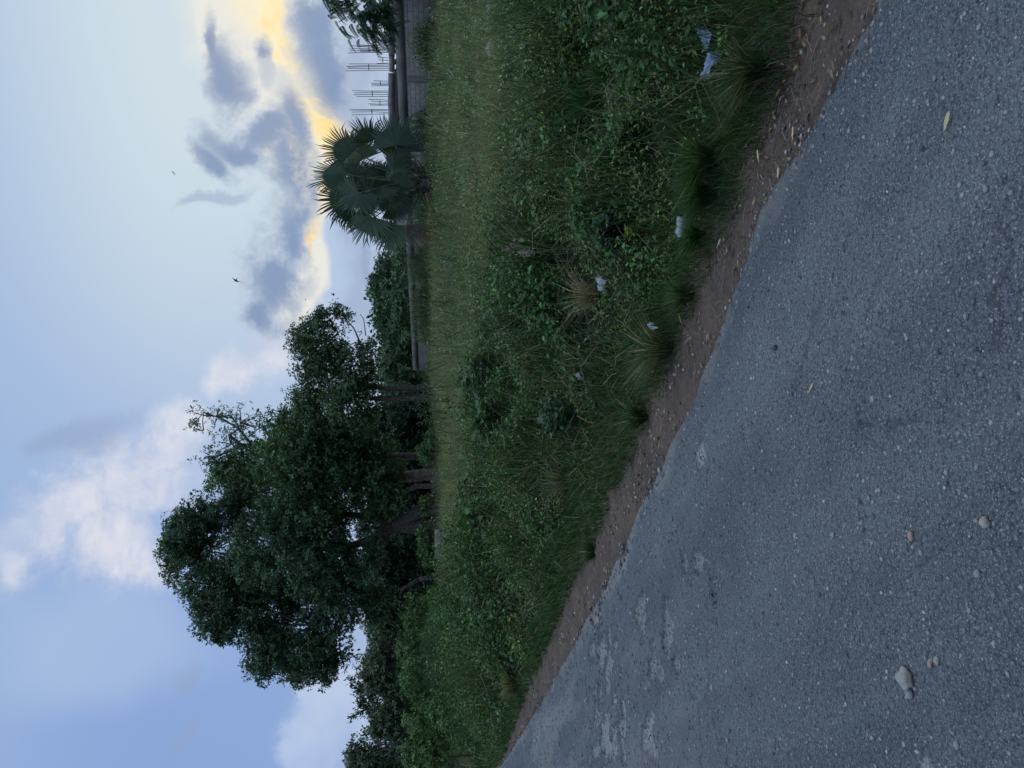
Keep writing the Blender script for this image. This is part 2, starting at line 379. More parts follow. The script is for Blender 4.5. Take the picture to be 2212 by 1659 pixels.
def road_z(X, Y, s, n):
    k, dpt = pits(s, n)
    z = .004 * (fbm(s * 1.2, n * 3, 31) - .5) * 2 + .0055 * (fbm(s * 14, n * 14, 33) - .5) * 2 - dpt
    return z
cracks = []
def crack_path(x0, y0, x1, y1, seed):
    a = np.array(sn(*flat_pt(x0, y0))); b = np.array(sn(*flat_pt(x1, y1))); return (a, b, seed)
CR = [crack_path(1455, 1190, 1490, 1330, 1), crack_path(1500, 1280, 1550, 1340, 2), crack_path(1780, 650, 1700, 880, 3), crack_path(1940, 560, 1800, 760, 4), crack_path(1290, 1330, 1290, 1659, 5)]
def crack_d(s, n):
    r = np.full(s.shape, 9.0)
    for a, b, sd in CR:
        ab = b - a; L2 = ab @ ab; t = np.clip(((s - a[0]) * ab[0] + (n - a[1]) * ab[1]) / L2, 0, 1)
        w = (fbm(s * 9, n * 9, 50 + sd) - .5) * .14
        d = np.abs(((s - a[0]) * -ab[1] + (n - a[1]) * ab[0]) / math.sqrt(L2) + w) + np.where((t <= 0) | (t >= 1), 1, 0)
        r = np.minimum(r, d)
    return r
S_r = np.concatenate([np.linspace(-40, -3, 30), np.linspace(-2.8, 12, 640), np.linspace(12.06, 40, 220), np.linspace(41, 180, 50)])
rag = (fbm(S_r * 4, S_r * 0 + 2, 41) - .5) * .07 + (fbm(S_r * 15, S_r * 0, 42) - .5) * .03
tt = np.concatenate([np.linspace(0, .45, 12), np.linspace(.46, 1, 170)])
N_r = (-6.5 + (nA(S_r)[:, None] + rag[:, None] + 6.5) * tt[None, :])
N_r = np.concatenate([N_r, N_r[:, -1:] + .012], 1)
def road_zz(X, Y, s, n):
    z = road_z(X, Y, s, n); z[:, -1] = -.07; z[:, -2] -= .006; return z
def road_col(X, Y, s, n):
    k, dpt = pits(s, n); c = np.zeros(s.shape + (3,)); c[..., 0] = k
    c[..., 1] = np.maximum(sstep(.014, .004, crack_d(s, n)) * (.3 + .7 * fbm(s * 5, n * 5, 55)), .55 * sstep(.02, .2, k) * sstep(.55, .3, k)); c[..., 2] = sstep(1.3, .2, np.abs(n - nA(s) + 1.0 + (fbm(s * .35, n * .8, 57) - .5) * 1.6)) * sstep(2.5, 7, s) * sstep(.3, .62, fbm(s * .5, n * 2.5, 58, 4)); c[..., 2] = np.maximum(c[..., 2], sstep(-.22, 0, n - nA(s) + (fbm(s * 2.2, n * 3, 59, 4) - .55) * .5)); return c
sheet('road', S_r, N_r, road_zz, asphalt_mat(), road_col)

S_d = np.concatenate([np.linspace(-6, 12, 420), np.linspace(12.1, 40, 160)])
N_d = nA(S_d)[:, None] - .4 + (nG(S_d) - nA(S_d) + .95)[:, None] * np.linspace(0, 1, 44)[None, :]
def dirt_z(X, Y, s, n):
    return np.maximum(terrain(X, Y) + .012, -.012) + (fbm(s * 5, n * 5, 61) - .5) * .03 + (fbm(s * 22, n * 22, 62) - .5) * .014  - sstep(.08, -.05, n - nA(s)) * .022
sheet('dirt_shoulder', S_d, N_d, dirt_z, dirt_mat())
#@@VEG@@
# ------------------------------------------------------------------ leaf geometry
def unit(a): return a / (np.linalg.norm(a, axis=-1, keepdims=True) + 1e-9)
def rand_unit(n): return unit(rng.normal(size=(n, 3)))
def leaves(mb, P, D, Nn, L, Wd, col, shape='rhomb', fold=.0):
    """leaf blades: base P, axis D, face normal Nn, length L, width Wd"""
    n = len(P); D = unit(D); B = unit(np.cross(Nn, D)); Nn = np.cross(D, B)
    L = np.broadcast_to(L, (n,))[:, None]; Wd = np.broadcast_to(Wd, (n,))[:, None]
    if shape == 'rhomb':
        q = [(0, 0, 0), (.45, .5, 1), (1, 0, -.6), (.45, -.5, 1)]; fs = [[0, 3, 2, 1]]
    else:                                       # heart or oval with a midrib fold
        q = [(0, 0, 0), (-.10, .26, .6), (.22, .5, 1), (.62, .32, .5), (1, 0, -1.2), (.5, 0, -.3), (.62, -.32, .5), (.22, -.5, 1), (-.10, -.26, .6)]
        fs = [[0, 5, 4, 3, 2, 1], [0, 8, 7, 6, 4, 5]]
    V = np.stack([P + D * L * a + B * Wd * b + Nn * Wd * c * (fold or .18) for a, b, c in q], 1)
    k = len(q); base = np.arange(n)[:, None] * k
    mb.add(V.reshape(-1, 3), [base + np.array(f)[None, :] for f in fs], np.repeat(col, k, 0))
def blades(mb, P, Ht, Wd, lean, col, bend=.45):
    """arching grass blades standing on P; lean is the horizontal throw of the tip"""
    n = len(P); Ht = np.broadcast_to(Ht, (n,))[:, None]; Wd = np.broadcast_to(Wd, (n,))[:, None]
    lean = np.asarray(lean); z = np.array([0, 0, 1.0])
    L3 = np.concatenate([lean, np.zeros((n, 1))], 1)
    a = rng.uniform(0, 2 * np.pi, n); S = np.stack([np.cos(a), np.sin(a), a * 0], 1)
    mid = P + z * Ht * .6 + L3 * .3; tip = P + z * Ht + L3
    V = np.stack([P - S * Wd * .5, P + S * Wd * .5, mid + S * Wd * .42, mid - S * Wd * .42, tip], 1)
    base = np.arange(n)[:, None] * 5
    mb.add(V.reshape(-1, 3), [base + np.array([0, 1, 2, 3]), base + np.array([3, 2, 4])], np.repeat(col, 5, 0))
def tints(n, base, var=.25, hue=.12):
    c = np.array(srgb(*base))[None, :] * np.exp(rng.normal(0, var, (n, 1)))
    c = c * np.exp(rng.normal(0, hue, (n, 3))); return np.clip(c, 0, .9)

# ------------------------------------------------------------------ weeds on the bank, meadow grass (beyond counting)
def cover_h(x, y):
    s, n = sn(x, y); m = n - nG(s)
    amp = .44 + .42 * sstep(6.0, 11, s) + .10 * sstep(14, 24, s)
    b = sstep(.02, 1.5, m) * (1 - .62 * sstep(3.9 - 1.0 * sstep(6, 12, s), 6.0 - .9 * sstep(6, 12, s), m))
    cl = fbm(x * .95, y * .95, 71, 3)
    return amp * b * np.clip(.15 + 3.4 * (cl - .31), .08, 1.8)
def in_view(x, y, z, pad=40):
    P = np.stack([x, y, z - H], -1); f = P @ np.array(FWD); f = np.where(f < .1, .1, f)
    u = 384 + (P @ np.array(RGT)) / f * FPX; v = 512 - (P @ np.array(UPV)) / f * FPX
    return (P @ np.array(FWD) > .5) & (u > -pad) & (u < 768 + pad) & (v > -pad) & (v < 1024 + pad)
def scatter(n, s0, s1, m0, m1, far=7.0, pad=60):
    s = rng.uniform(s0, s1, n); m = rng.uniform(m0, m1, n)
    x, y = xy(s, nG(s) + m); z = terrain(x, y); d = np.hypot(x, y)
    k = in_view(x, y, z, pad) & (rng.uniform(0, 1, n) < np.minimum(1, (far / d) ** 1.3))
    return x[k], y[k], z[k], d[k]
mb = MB()
x, y, z, d = scatter(1150000, -3, 34, .12, 6.8, 6.5, 120)
h = cover_h(x, y); gap = fbm(x * 2.2, y * 2.2, 77, 3); gap2 = fbm(x * 7, y * 7, 78, 2)
k = (rng.uniform(0, 1, len(x)) < np.clip((gap * .6 + gap2 * .4 - .44) * 8, .02, 1)) & (h > .03)
x, y, z, d, h = x[k], y[k], z[k], d[k], h[k]; n = len(x)
hz = z + h * np.clip(rng.uniform(.1, 1.05, n) ** .5, 0, 1.05)
kind = fbm(x * .9, y * .9, 83, 3) + rng.normal(0, .05, n)
size = np.where(kind > .54, rng.uniform(.018, .050, n), rng.uniform(.011, .030, n)) * np.clip(d / 8, 1, 1.8)
hd = rng.uniform(0, 2 * np.pi, n); tilt = rng.uniform(-.9, .5, n)
D = np.stack([np.cos(hd), np.sin(hd), tilt], 1)
Nn = unit(np.stack([rng.normal(0, .55, n), rng.normal(-.1, .55, n), np.ones(n)], 1))
c = np.where(kind[:, None] > .52, tints(n, (62, 90, 50), .45), tints(n, (76, 98, 48), .5))
c *= (.75 + .7 * fbm(x * .7, y * .7, 85, 3))[:, None]
yel = rng.uniform(0, 1, n) < .012; c[yel] = tints(int(yel.sum()), (140, 138, 58), .2)
near = d < 7.5
P = np.stack([x, y, hz], 1)
leaves(mb, P[near], D[near], Nn[near], size[near] * 1.15, size[near] * np.where(kind[near] > .52, .95, .55), c[near], 'heart')
leaves(mb, P[~near], D[~near], Nn[~near], size[~near] * 1.3, size[~near] * .75, c[~near])
# grass blades and thin straws threaded through the weeds
x, y, z, d = scatter(150000, -3, 32, .2, 6.5, 6.0, 120); n = len(x); h = cover_h(x, y)
k = fbm(x * 1.3, y * 1.3, 91, 3) > .47
x, y, z, d, h = x[k], y[k], z[k], d[k], h[k]; n = len(x)
Ht = (.12 + h) * rng.uniform(.5, 1.15, n); a = rng.uniform(0, 2 * np.pi, n); l = Ht * rng.uniform(.15, .8, n)
cg = tints(n, (62, 86, 46), .3); st = rng.uniform(0, 1, n) < .10; cg[st] = tints(int(st.sum()), (150, 140, 108), .2)
blades(mb, np.stack([x, y, z], 1), Ht, np.where(st, .003, .006) * np.clip(d / 4, 1, 3), np.stack([np.cos(a) * l, np.sin(a) * l], 1), cg)
x, y, z, d = scatter(5200, -2, 20, .3, 6.0, 6.0, 40); h = cover_h(x, y)      # wiry stems and runners
for i in range(len(x)):
    a_ = rng.uniform(0, 6.28); L = rng.uniform(.15, .6); p0 = np.array([x[i], y[i], z[i] + h[i] * rng.uniform(.2, .8)]); e = p0 + [math.cos(a_) * L, math.sin(a_) * L, rng.uniform(-.1, .35) * L]
    mb.tube([p0, (p0 + e) / 2 + np.array([rng.normal(0, .05), rng.normal(0, .05), .16 * L + .03]), p0 * .2 + e * .8 + np.array([0, 0, .08 * L]), e], np.array([.0022, .002, .0016, .001]) * max(1, d[i] / 4), 3, srgb(*random.choice([(118, 112, 84), (84, 96, 58), (96, 84, 66), (70, 88, 52), (140, 132, 104)])), cap=False)
tag(mb.build('weed_cover', M_LEAF), 'dense dark green tangle of leafy weeds and creepers on the bank beside the road', 'weeds', kind='stuff')

mb = MB()                                      # fine turf along the shoulder
x, y, z, d = scatter(200000, -3, 34, -.26, .95, 4.2, 80); s, n_ = sn(x, y); m = n_ - nG(s)
keep = rng.uniform(0, 1, len(x)) < sstep(-.26, .02, m + (fbm(s * 2.5, m * 3, 95, 3) - .5) * .6) * (.25 + .75 * sstep(.85, .35, m + (fbm(s * 1.3, m, 96, 3) - .5) * 1.2))
x, y, z, d, m, s = x[keep], y[keep], z[keep], d[keep], m[keep], s[keep]; n = len(x)
tuft = fbm(x * 2.2, y * 2.2, 97, 3)
Ht = (.04 + .17 * np.clip(tuft - .2, 0, 1)) * rng.uniform(.5, 1.3, n) * sstep(-.3, .15, m) + .022
a = np.arctan2(-NX[1], -NX[0]) + rng.normal(0, .9, n); l = Ht * rng.uniform(.3, 1.1, n)
cg = tints(n, (62, 90, 50), .28); dry = rng.uniform(0, 1, n) < .10; cg[dry] = tints(int(dry.sum()), (128, 116, 84), .2)
blades(mb, np.stack([x, y, z + .008], 1), Ht, .0042 * np.clip(d / 3.5, 1, 4), np.stack([np.cos(a) * l, np.sin(a) * l], 1), cg)
tag(mb.build('verge_grass', M_GRASS), 'fine short grass growing over the inner edge of the dirt shoulder', 'grass', kind='stuff')

mb = MB()                                      # meadow, sampled so that far grass is sparser and coarser
n = 620000; Yd = np.exp(rng.uniform(math.log(4.5), math.log(62), n)); X = Yd * rng.uniform(-.62, .62, n)
s, nn = sn(X, Yd); m = nn - nG(s); Zt = terrain(X, Yd)
keep = (m > 3.6 - .8 * sstep(6, 10, s) - .9 * sstep(10, 16, s) + rng.normal(0, .9, n)) & (m < 29) & (rng.uniform(0, 1, n) < np.where(m < 5, .55, 1.0)) & (rng.uniform(0, 1, n) < .72)
wx = 12.5 - 11.45 * (Yd - 31) / 22.2
keep &= (X < wx - .25) | (Yd > 54)
X, Yd, Zt, m, s = X[keep], Yd[keep], Zt[keep], m[keep], s[keep]; n = len(X)
pat = fbm(X * .35, Yd * .35, 103, 4); pat2 = fbm(X * 1.4, Yd * 1.4, 104, 3)
Ht = (.12 + .32 * np.clip(pat - .25, 0, 1) + .16 * pat2) * rng.uniform(.5, 1.3, n) * np.clip(m / 5, .6, 1.15) * (1 + .7 * sstep(12, 22, s) + .15 * sstep(18, 25, m)) * (1 - .45 * sstep(22, 25, m))
a = rng.uniform(0, 2 * np.pi, n); l = Ht * rng.uniform(.1, .7, n)
stalk = rng.uniform(0, 1, n) < .05 + .22 * sstep(10, 17, s) * sstep(8, 4, m); Ht = np.where(stalk, Ht * 1.1 + .22 * rng.uniform(.4, 1.3, n), Ht * (.6 + .8 * fbm(X * 2.6, Yd * 1.6, 108, 3)))
cg = np.where((pat[:, None] > .5), tints(n, (122, 132, 90), .3), tints(n, (98, 116, 74), .3))
brn = rng.uniform(0, 1, n) < .08 + .35 * sstep(.50, .66, fbm(X * .5, Yd * .9, 107, 3)); cg[brn] = tints(int(brn.sum()), (142, 130, 100), .22)
blades(mb, np.stack([X, Yd, Zt], 1), Ht, (.006 + .00075 * Yd) * np.where(stalk, .7, 1), np.stack([np.cos(a) * l, np.sin(a) * l], 1), cg)
k = rng.uniform(0, 1, n) < .12; nk = int(k.sum())
leaves(mb, np.stack([X[k], Yd[k], Zt[k] + Ht[k] * rng.uniform(.5, 1.0, nk)], 1), rand_unit(nk) * [1, 1, .6], unit(rand_unit(nk) * .6 + [0, 0, 1]), .03 + .003 * Yd[k], .014 + .0014 * Yd[k], tints(nk, (108, 130, 86), .3))
cc = rng.permutation(n)[:2600]; cc = cc[rng.uniform(0, 1, len(cc)) < .25 + .75 * sstep(.42, .6, fbm(X[cc] * .6, Yd[cc] * .6, 109, 3))]; nl = 26; nk = len(cc) * nl; ci = np.repeat(cc, nl)
hh = np.repeat(rng.uniform(.18, .55, len(cc)) * (1 + .5 * sstep(14, 22, m[cc])), nl); u_ = rng.uniform(.25, 1, nk)
leaves(mb, np.stack([X[ci] + rng.normal(0, .10, nk), Yd[ci] + rng.normal(0, .10, nk), Zt[ci] + hh * u_], 1), rand_unit(nk) + [0, 0, .2], unit(rand_unit(nk) * .7 + [0, 0, 1]), .035 + .0026 * Yd[ci], .014 + .0011 * Yd[ci], tints(len(cc), (108, 124, 90), .35)[np.repeat(np.arange(len(cc)), nl)])
tag(mb.build('meadow_grass', M_GRASS), 'rough knee high meadow grass rising gently to the block wall and trees', 'grass', kind='stuff')

mb = MB()                                      # tall grass thicket along the road on the left
x, y, z, d = scatter(300000, 20, 70, .5, 13, 26, 60); s, n_ = sn(x, y); m = n_ - nG(s)
hmax = 1.7 * sstep(20, 29, s + (fbm(x * .3, y * .3, 111) - .5) * 6) * sstep(.2, 3.2, m) * (1 - sstep(4.2, 8.2, m)) * (.45 + 1.1 * fbm(x * .8, y * .8, 112, 4))
k = hmax > .35; x, y, z, d, hmax = x[k], y[k], z[k], d[k], hmax[k]; n = len(x)
Ht = hmax * rng.uniform(.55, 1.05, n); a = rng.uniform(0, 2 * np.pi, n); l = Ht * rng.uniform(.08, .35, n)
tone = sstep(.40, .62, fbm(x * .7, y * .7, 113, 3)); cg = np.where(rng.uniform(0, 1, (n, 1)) < tone[:, None], tints(n, (84, 112, 58), .25), tints(n, (64, 84, 60), .3))
kk = rng.uniform(0, 1, n) < .35; nk = int(kk.sum())
leaves(mb, np.stack([x[kk], y[kk], z[kk] + Ht[kk] * rng.uniform(.4, .95, nk)], 1), rand_unit(nk) * [1, 1, .7], unit(rand_unit(nk) + [0, 0, .8]), .13 * np.clip(d[kk] / 26, .8, 2), .07, cg[kk] * .9)
blades(mb, np.stack([x, y, z], 1), Ht, .022 * np.clip(d / 26, .8, 2), np.stack([np.cos(a) * l, np.sin(a) * l], 1), cg)
tag(mb.build('tall_grass', M_GRASS), 'bank of tall bright green grass on the left where the road bends away', 'grass', kind='stuff')

# ------------------------------------------------------------------ trees
def ell_pts(n, c, r, p=2.2):
    return np.asarray(c) + rand_unit(n) * (rng.uniform(0, 1, (n, 1)) ** (1 / p)) * np.asarray(r)
def curve(a, b, sag=.1, k=6, wob=.06):
    a, b = np.array(a, float), np.array(b, float); t = np.linspace(0, 1, k)[:, None]; L = np.linalg.norm(b - a)
    off = rng.normal(0, wob * L, (1, 3)); return a + (b - a) * t + np.sin(t * np.pi) * (off + np.array([0, 0, sag * L]))
def tree(name, label, cat, Y, lobes, stems, leaf=.17, lpc=54, dens=1.0, base=(48, 66, 46), clump=.42, group=None, twig=.2, bark=None, hang=.35, lobe_limb=True, flatten=1.0):
    """lobes: (x, y, rx, ry, dY) as seen in the photo, carried to depth Y; stems: lists of (x, y, r_px, dY)"""
    sc = K / FPX
    polys = []
    for st in stems:
        pts = [at_y(px, py, Y + dd) for px, py, r, dd in st]; polys.append((pts, [r * sc * Y for _, _, r, _ in st]))
    root = polys[0][0][0]; root = Vector((root.x, root.y, float(terrain(root.x, root.y))))
    t = empty(name, root, label, cat, group)
    tb = MB()
    for pts, rad in polys:
        p0 = pts[0]; g0 = float(terrain(p0.x, p0.y)) - .15
        if p0.z - g0 < 4: pts = [Vector((p0.x, p0.y, g0))] + pts; rad = [rad[0] * 1.25] + rad
        A = np.array([tuple(p) for p in pts]); q = np.linspace(0, len(A) - 1, len(A) * 4)
        S = np.stack([np.interp(q, np.arange(len(A)), A[:, j]) for j in range(3)], 1); rr = np.interp(q, np.arange(len(A)), rad)
        S[1:-1] += rng.normal(0, .25, S[1:-1].shape) * rr[1:-1, None] * .3
        tb.tube(S, rr, 9)
    tops = [np.array(p[-1]) for p, _ in polys]; trad = [r[-1] for _, r in polys]
    cb = MB()
    for (px, py, rx, ry, dd) in lobes:
        c = np.array(at_y(px, py, Y + dd)); r = np.array([ry, (rx + ry) * .5 * flatten, rx]) * sc * (Y + dd)
        j = int(np.argmin([np.linalg.norm(c - q) for q in tops]))
        if lobe_limb: tb.tube(curve(tops[j], c, .05, 8), np.linspace(trad[j] * .7, .035, 8), 6)
        vol = r[0] * r[1] * r[2]; nc = max(6, int(dens * 11 * vol ** .67 / clump ** 2))
        C = ell_pts(nc, c, r, 2.6)
        keep = fbm(C[:, 0] * .7 + C[:, 1] * .35, C[:, 2] * .7 + C[:, 1] * .2, 131, 3) > .33
        C = C[keep]; nc = len(C)
        for q in C[rng.uniform(0, 1, nc) < twig * .35]:
            tb.tube(curve(c + (q - c) * rng.uniform(.0, .3), q, .03, 4), np.linspace(.04, .012, 4), 4, cap=False)
        nr = max(2, lpc // 6); ri = np.repeat(np.arange(nc), nr)     # rosettes of six leaves at the twig ends of each clump
        RO = unit(rand_unit(nc * nr) + [0, 0, .25]); RP = C[ri] + RO * (rng.uniform(0, 1, (nc * nr, 1)) ** .5) * clump * np.array([1, 1, .75]) * np.exp(rng.normal(0, .25, nc))[ri][:, None]
        n = nc * nr * 6; ci = np.repeat(ri, 6); P = np.repeat(RP, 6, 0); OO = np.repeat(RO, 6, 0); sd = rand_unit(n)
        sd = unit(sd - OO * (sd * OO).sum(1)[:, None]); D = unit(sd + OO * rng.uniform(.1, .9, (n, 1)) + [0, 0, -hang])
        P = P + D * leaf * rng.uniform(0, .5, (n, 1)); out = unit(OO * .9 + unit(P - c) * .35 + rand_unit(n) * .35 + [0, 0, .3])
        br = (np.exp(rng.normal(.66, .26, nc))[ri] * np.exp(rng.normal(0, .14, nc * nr)))[np.repeat(np.arange(nc * nr), 6)][:, None]
        L = leaf * rng.uniform(.7, 1.25, n)
        leaves(cb, P, D, out, L, L * rng.uniform(.38, .55, n), tints(n, np.array(base) * [1.16, 1.13, 1.0], .12, .06) * br)
    tb.build('trunk', bark or M_BARK, t, True, loc=None).matrix_parent_inverse = Matrix.Translation(-root)
    cb.build('crown', M_LEAF, t).matrix_parent_inverse = Matrix.Translation(-root)
    return t
DARK = (50, 68, 50)
tree('broadleaf_tree', 'tallest tree, with a forked trunk leaning left and a huge dark rounded crown', 'tree', 41,
     [(455, 1190, 100, 110, 0), (400, 1165, 48, 60, 0), (470, 1090, 60, 70, 1), (520, 1290, 100, 90, 0), (470, 1330, 50, 60, -1), (600, 1400, 70, 62, 0), (560, 1440, 30, 36, 0), (640, 1450, 34, 30, 1), (680, 1350, 80, 80, 0), (625, 1180, 120, 110, -2), (720, 1235, 62, 80, -1), (720, 1410, 40, 36, 1), (610, 1290, 90, 90, 1), (770, 1290, 36, 60, 0), (800, 1215, 36, 50, -2), (815, 1300, 30, 50, 0), (690, 1440, 40, 36, 0)],
     [[(912, 1100, 16, 0), (880, 1118, 14, 0), (845, 1140, 13, 0), (800, 1165, 9, 0), (740, 1185, 7, 0)], [(850, 1136, 12, 0), (815, 1120, 8, .5), (740, 1110, 7, 1)], [(842, 1142, 10, 0), (800, 1200, 7, -.5), (740, 1290, 5, -.5), (680, 1350, 4, 0)]], base=(46, 64, 50), dens=1.0)
tree('broadleaf_tree', 'tree with the thick straight pale brown trunk, standing right of the leaning forked one', 'tree', 43,
     [(560, 1040, 90, 90, 1), (500, 1040, 50, 60, 1), (640, 1000, 95, 80, -2), (640, 1090, 80, 80, -3), (730, 1060, 70, 90, -2), (690, 940, 80, 60, -1), (610, 920, 34, 40, 0), (770, 970, 40, 60, 0), (800, 1060, 40, 70, -2), (835, 1000, 40, 50, -1), (845, 1090, 36, 40, -2), (740, 960, 60, 70, -1)],
     [[(934, 1026, 13, 0), (900, 1027, 13, 0), (860, 1030, 12, 0), (780, 1035, 10, 0), (700, 1030, 8, 0)], [(905, 1050, 5, -.5), (880, 1058, 5, -.5), (855, 1072, 4, -.5), (830, 1090, 4, -.5)]], base=(52, 72, 50), bark=plain('brown bark', srgb(158, 138, 122), srgb(104, 90, 80), 5, .9, .7, 22))
tree('sparse_tree', 'thin open topped tree whose bare pale bough rises above the neighbouring crown', 'tree', 44,
     [(470, 900, 55, 34, 0), (520, 915, 50, 36, 0), (440, 930, 26, 26, 0), (560, 925, 40, 34, 0), (500, 960, 50, 36, 0), (590, 900, 26, 28, 0), (455, 985, 34, 40, 0), (418, 915, 14, 10, 0)],
     [[(880, 985, 8, 1), (720, 985, 7, 1), (628, 975, 5, 0), (570, 966, 5, 0), (520, 962, 4.5, 0), (495, 940, 3, 0)], [(545, 962, 3, 0), (515, 925, 2.2, 0), (480, 905, 1.6, 0), (440, 890, 1, 0)], [(525, 962, 3, 0), (470, 985, 2, 0), (440, 990, 1.2, 0)], [(590, 968, 2.5, 0), (575, 930, 1.5, 0), (560, 915, 1, 0)]],
     leaf=.16, lpc=18, dens=.30, clump=.42, base=(58, 76, 60), bark=M_BARK_P, twig=1.2)
tree('slender_tree', 'slim tree with twin upright trunks just left of the end of the wall', 'tree', 40,
     [(700, 745, 66, 66, 0), (655, 740, 36, 36, 0), (690, 690, 30, 26, 0), (760, 770, 55, 60, 0), (690, 830, 66, 62, 0), (745, 860, 55, 60, -1), (660, 870, 44, 44, 0), (790, 830, 30, 60, 0), (780, 910, 40, 40, 0), (728, 668, 20, 12, 0), (748, 682, 14, 10, 0), (778, 680, 7, 6, 0)],
     [[(907, 836, 6, 0), (870, 838, 5.5, 0), (830, 840, 5, 0), (760, 825, 4, 0)], [(910, 858, 7, 0), (860, 862, 6, 0), (800, 860, 5, 0), (740, 850, 4, 0)], [(780, 745, 2, 0), (765, 710, 1.4, 0), (735, 675, .9, 0)], [(790, 725, 1.2, 0), (786, 690, .8, 0), (780, 681, .6, 0)]], leaf=.15, dens=.8, base=(48, 66, 48))
BACK = 'trees behind the block wall'
tree('distant_tree', 'dark crowned tree showing above the wall beside the palm', 'tree', 78, [(838, 575, 24, 50, 0), (822, 610, 22, 22, 0), (850, 620, 36, 40, 0)], [[(900, 590, 4, 0), (850, 590, 3, 0)]], leaf=.32, clump=.8, base=(46, 64, 48), group=BACK, twig=0, lpc=48, dens=1.3)
tree('distant_tree', 'bushy tree with the highest dark knob on the skyline behind the wall', 'tree', 80, [(818, 630, 18, 22, 0), (835, 665, 28, 30, 0), (830, 700, 22, 26, 0), (858, 690, 30, 60, 0)], [[(900, 660, 4, 0), (850, 660, 3, 0)]], leaf=.32, clump=.8, base=(46, 68, 46), group=BACK, twig=0, lpc=48, dens=1.3)
tree('distant_tree', 'lighter green rounded shrubby tree rising just over the middle of the wall', 'tree', 66, [(868, 585, 22, 60, 0), (872, 665, 20, 60, 0), (862, 640, 22, 30, 0)], [[(900, 625, 4, 0), (875, 625, 3, 0)]], leaf=.26, clump=.7, base=(46, 64, 48), group=BACK, twig=0, lpc=48, dens=1.3)
tree('distant_tree', 'green tree filling the gap between the wall end and the slim twin trunked tree', 'tree', 66, [(862, 760, 40, 55, 0), (850, 800, 36, 40, 0), (880, 720, 28, 50, 0), (885, 810, 26, 60, 0)], [[(920, 775, 4, 0), (870, 775, 3, 0)]], leaf=.26, clump=.7, base=(48, 66, 48), group=BACK, twig=0, lpc=48, dens=1.3)
UND = 'dark understorey trees beneath the big crowns'
tree('understorey_tree', 'dark dense tree between the twin trunks and the thick brown trunk', 'tree', 52, [(855, 910, 52, 70, 0), (865, 970, 55, 70, 0), (900, 930, 34, 100, 0), (830, 940, 40, 60, 0)], [[(930, 940, 5, 0), (880, 940, 4, 0)]], leaf=.22, clump=.6, base=(40, 56, 48), group=UND, twig=.1, dens=1.5)
tree('understorey_tree', 'dark tree filling the space behind the brown trunk and the leaning fork', 'tree', 53, [(862, 1075, 60, 80, 0), (905, 1090, 34, 90, 0), (820, 1130, 46, 60, 0)], [[(930, 1080, 5, 0), (880, 1080, 4, 0)]], leaf=.22, clump=.6, base=(36, 50, 44), group=UND, twig=.1, dens=1.5)
tree('understorey_tree', 'dusky tree just left of the leaning forked trunk', 'tree', 50, [(850, 1200, 60, 70, 0), (880, 1240, 46, 70, 0), (830, 1250, 46, 60, 0), (908, 1190, 26, 70, 0)], [[(930, 1215, 5, 0), (880, 1215, 4, 0)]], leaf=.22, clump=.6, base=(44, 60, 50), group=UND, twig=.1, dens=1.5)
tree('understorey_tree', 'grey green tree under the left end of the tallest crown', 'tree', 50, [(835, 1320, 56, 70, 0), (870, 1370, 42, 70, 0), (820, 1385, 30, 40, 0), (890, 1310, 26, 70, 0)], [[(925, 1330, 5, 0), (880, 1330, 4, 0)]], leaf=.22, clump=.6, base=(50, 66, 52), group=UND, twig=.1, dens=1.5)
GRN = 'green shrubs at the foot of the trees'
tree('green_shrub', 'low green shrub just left of the foot of the leaning forked trunk', 'shrub', 36, [(918, 1165, 16, 36, 0), (925, 1200, 12, 26, 0)], [[(945, 1170, 1.5, 0), (925, 1170, 1, 0)]], leaf=.13, clump=.3, base=(50, 70, 44), group=GRN, twig=.1)
tree('green_shrub', 'low green shrub between the thick brown trunk and the twin trunks', 'shrub', 36, [(918, 985, 16, 22, 0), (925, 960, 12, 22, 0)], [[(945, 975, 1.5, 0), (925, 975, 1, 0)]], leaf=.13, clump=.3, base=(46, 66, 44), group=GRN, twig=.1)
tree('green_shrub', 'small green shrub between the brown trunk and the leaning fork', 'shrub', 37, [(920, 1085, 12, 24, 0)], [[(945, 1085, 1.5, 0), (928, 1085, 1, 0)]], leaf=.13, clump=.3, base=(52, 66, 44), group=GRN, twig=.1)
for px, py, rx, ry, Y_, lab in [(890, 1325, 22, 44, 33, 'rough green roadside shrub, rightmost of the row on the left'), (884, 1405, 24, 46, 31, 'roadside shrub below the spiky topped dark tree'), (890, 1480, 22, 50, 28, 'roadside shrub under the middle of the spiky topped dark tree'), (900, 1555, 26, 46, 25, 'dark green roadside shrub right of the bare shrub'), (892, 1635, 26, 50, 25, 'leftmost roadside shrub, under the bare shrub')]:
    tree('roadside_shrub', lab, 'shrub', Y_, [(px, py, rx, ry, 0), (px + 26, py + 14, rx * 1.1, ry * 1.1, 0), (px + 50, py - 8, rx, ry, -.5)], [[(px + 70, py, 1.6, 0), (px + 10, py, 1, 0)]], leaf=.10, clump=.28, base=(54, 74, 46), group='rough shrubs along the road on the left', twig=.1, dens=.8)
LEFT = 'dark trees at the left end of the field'
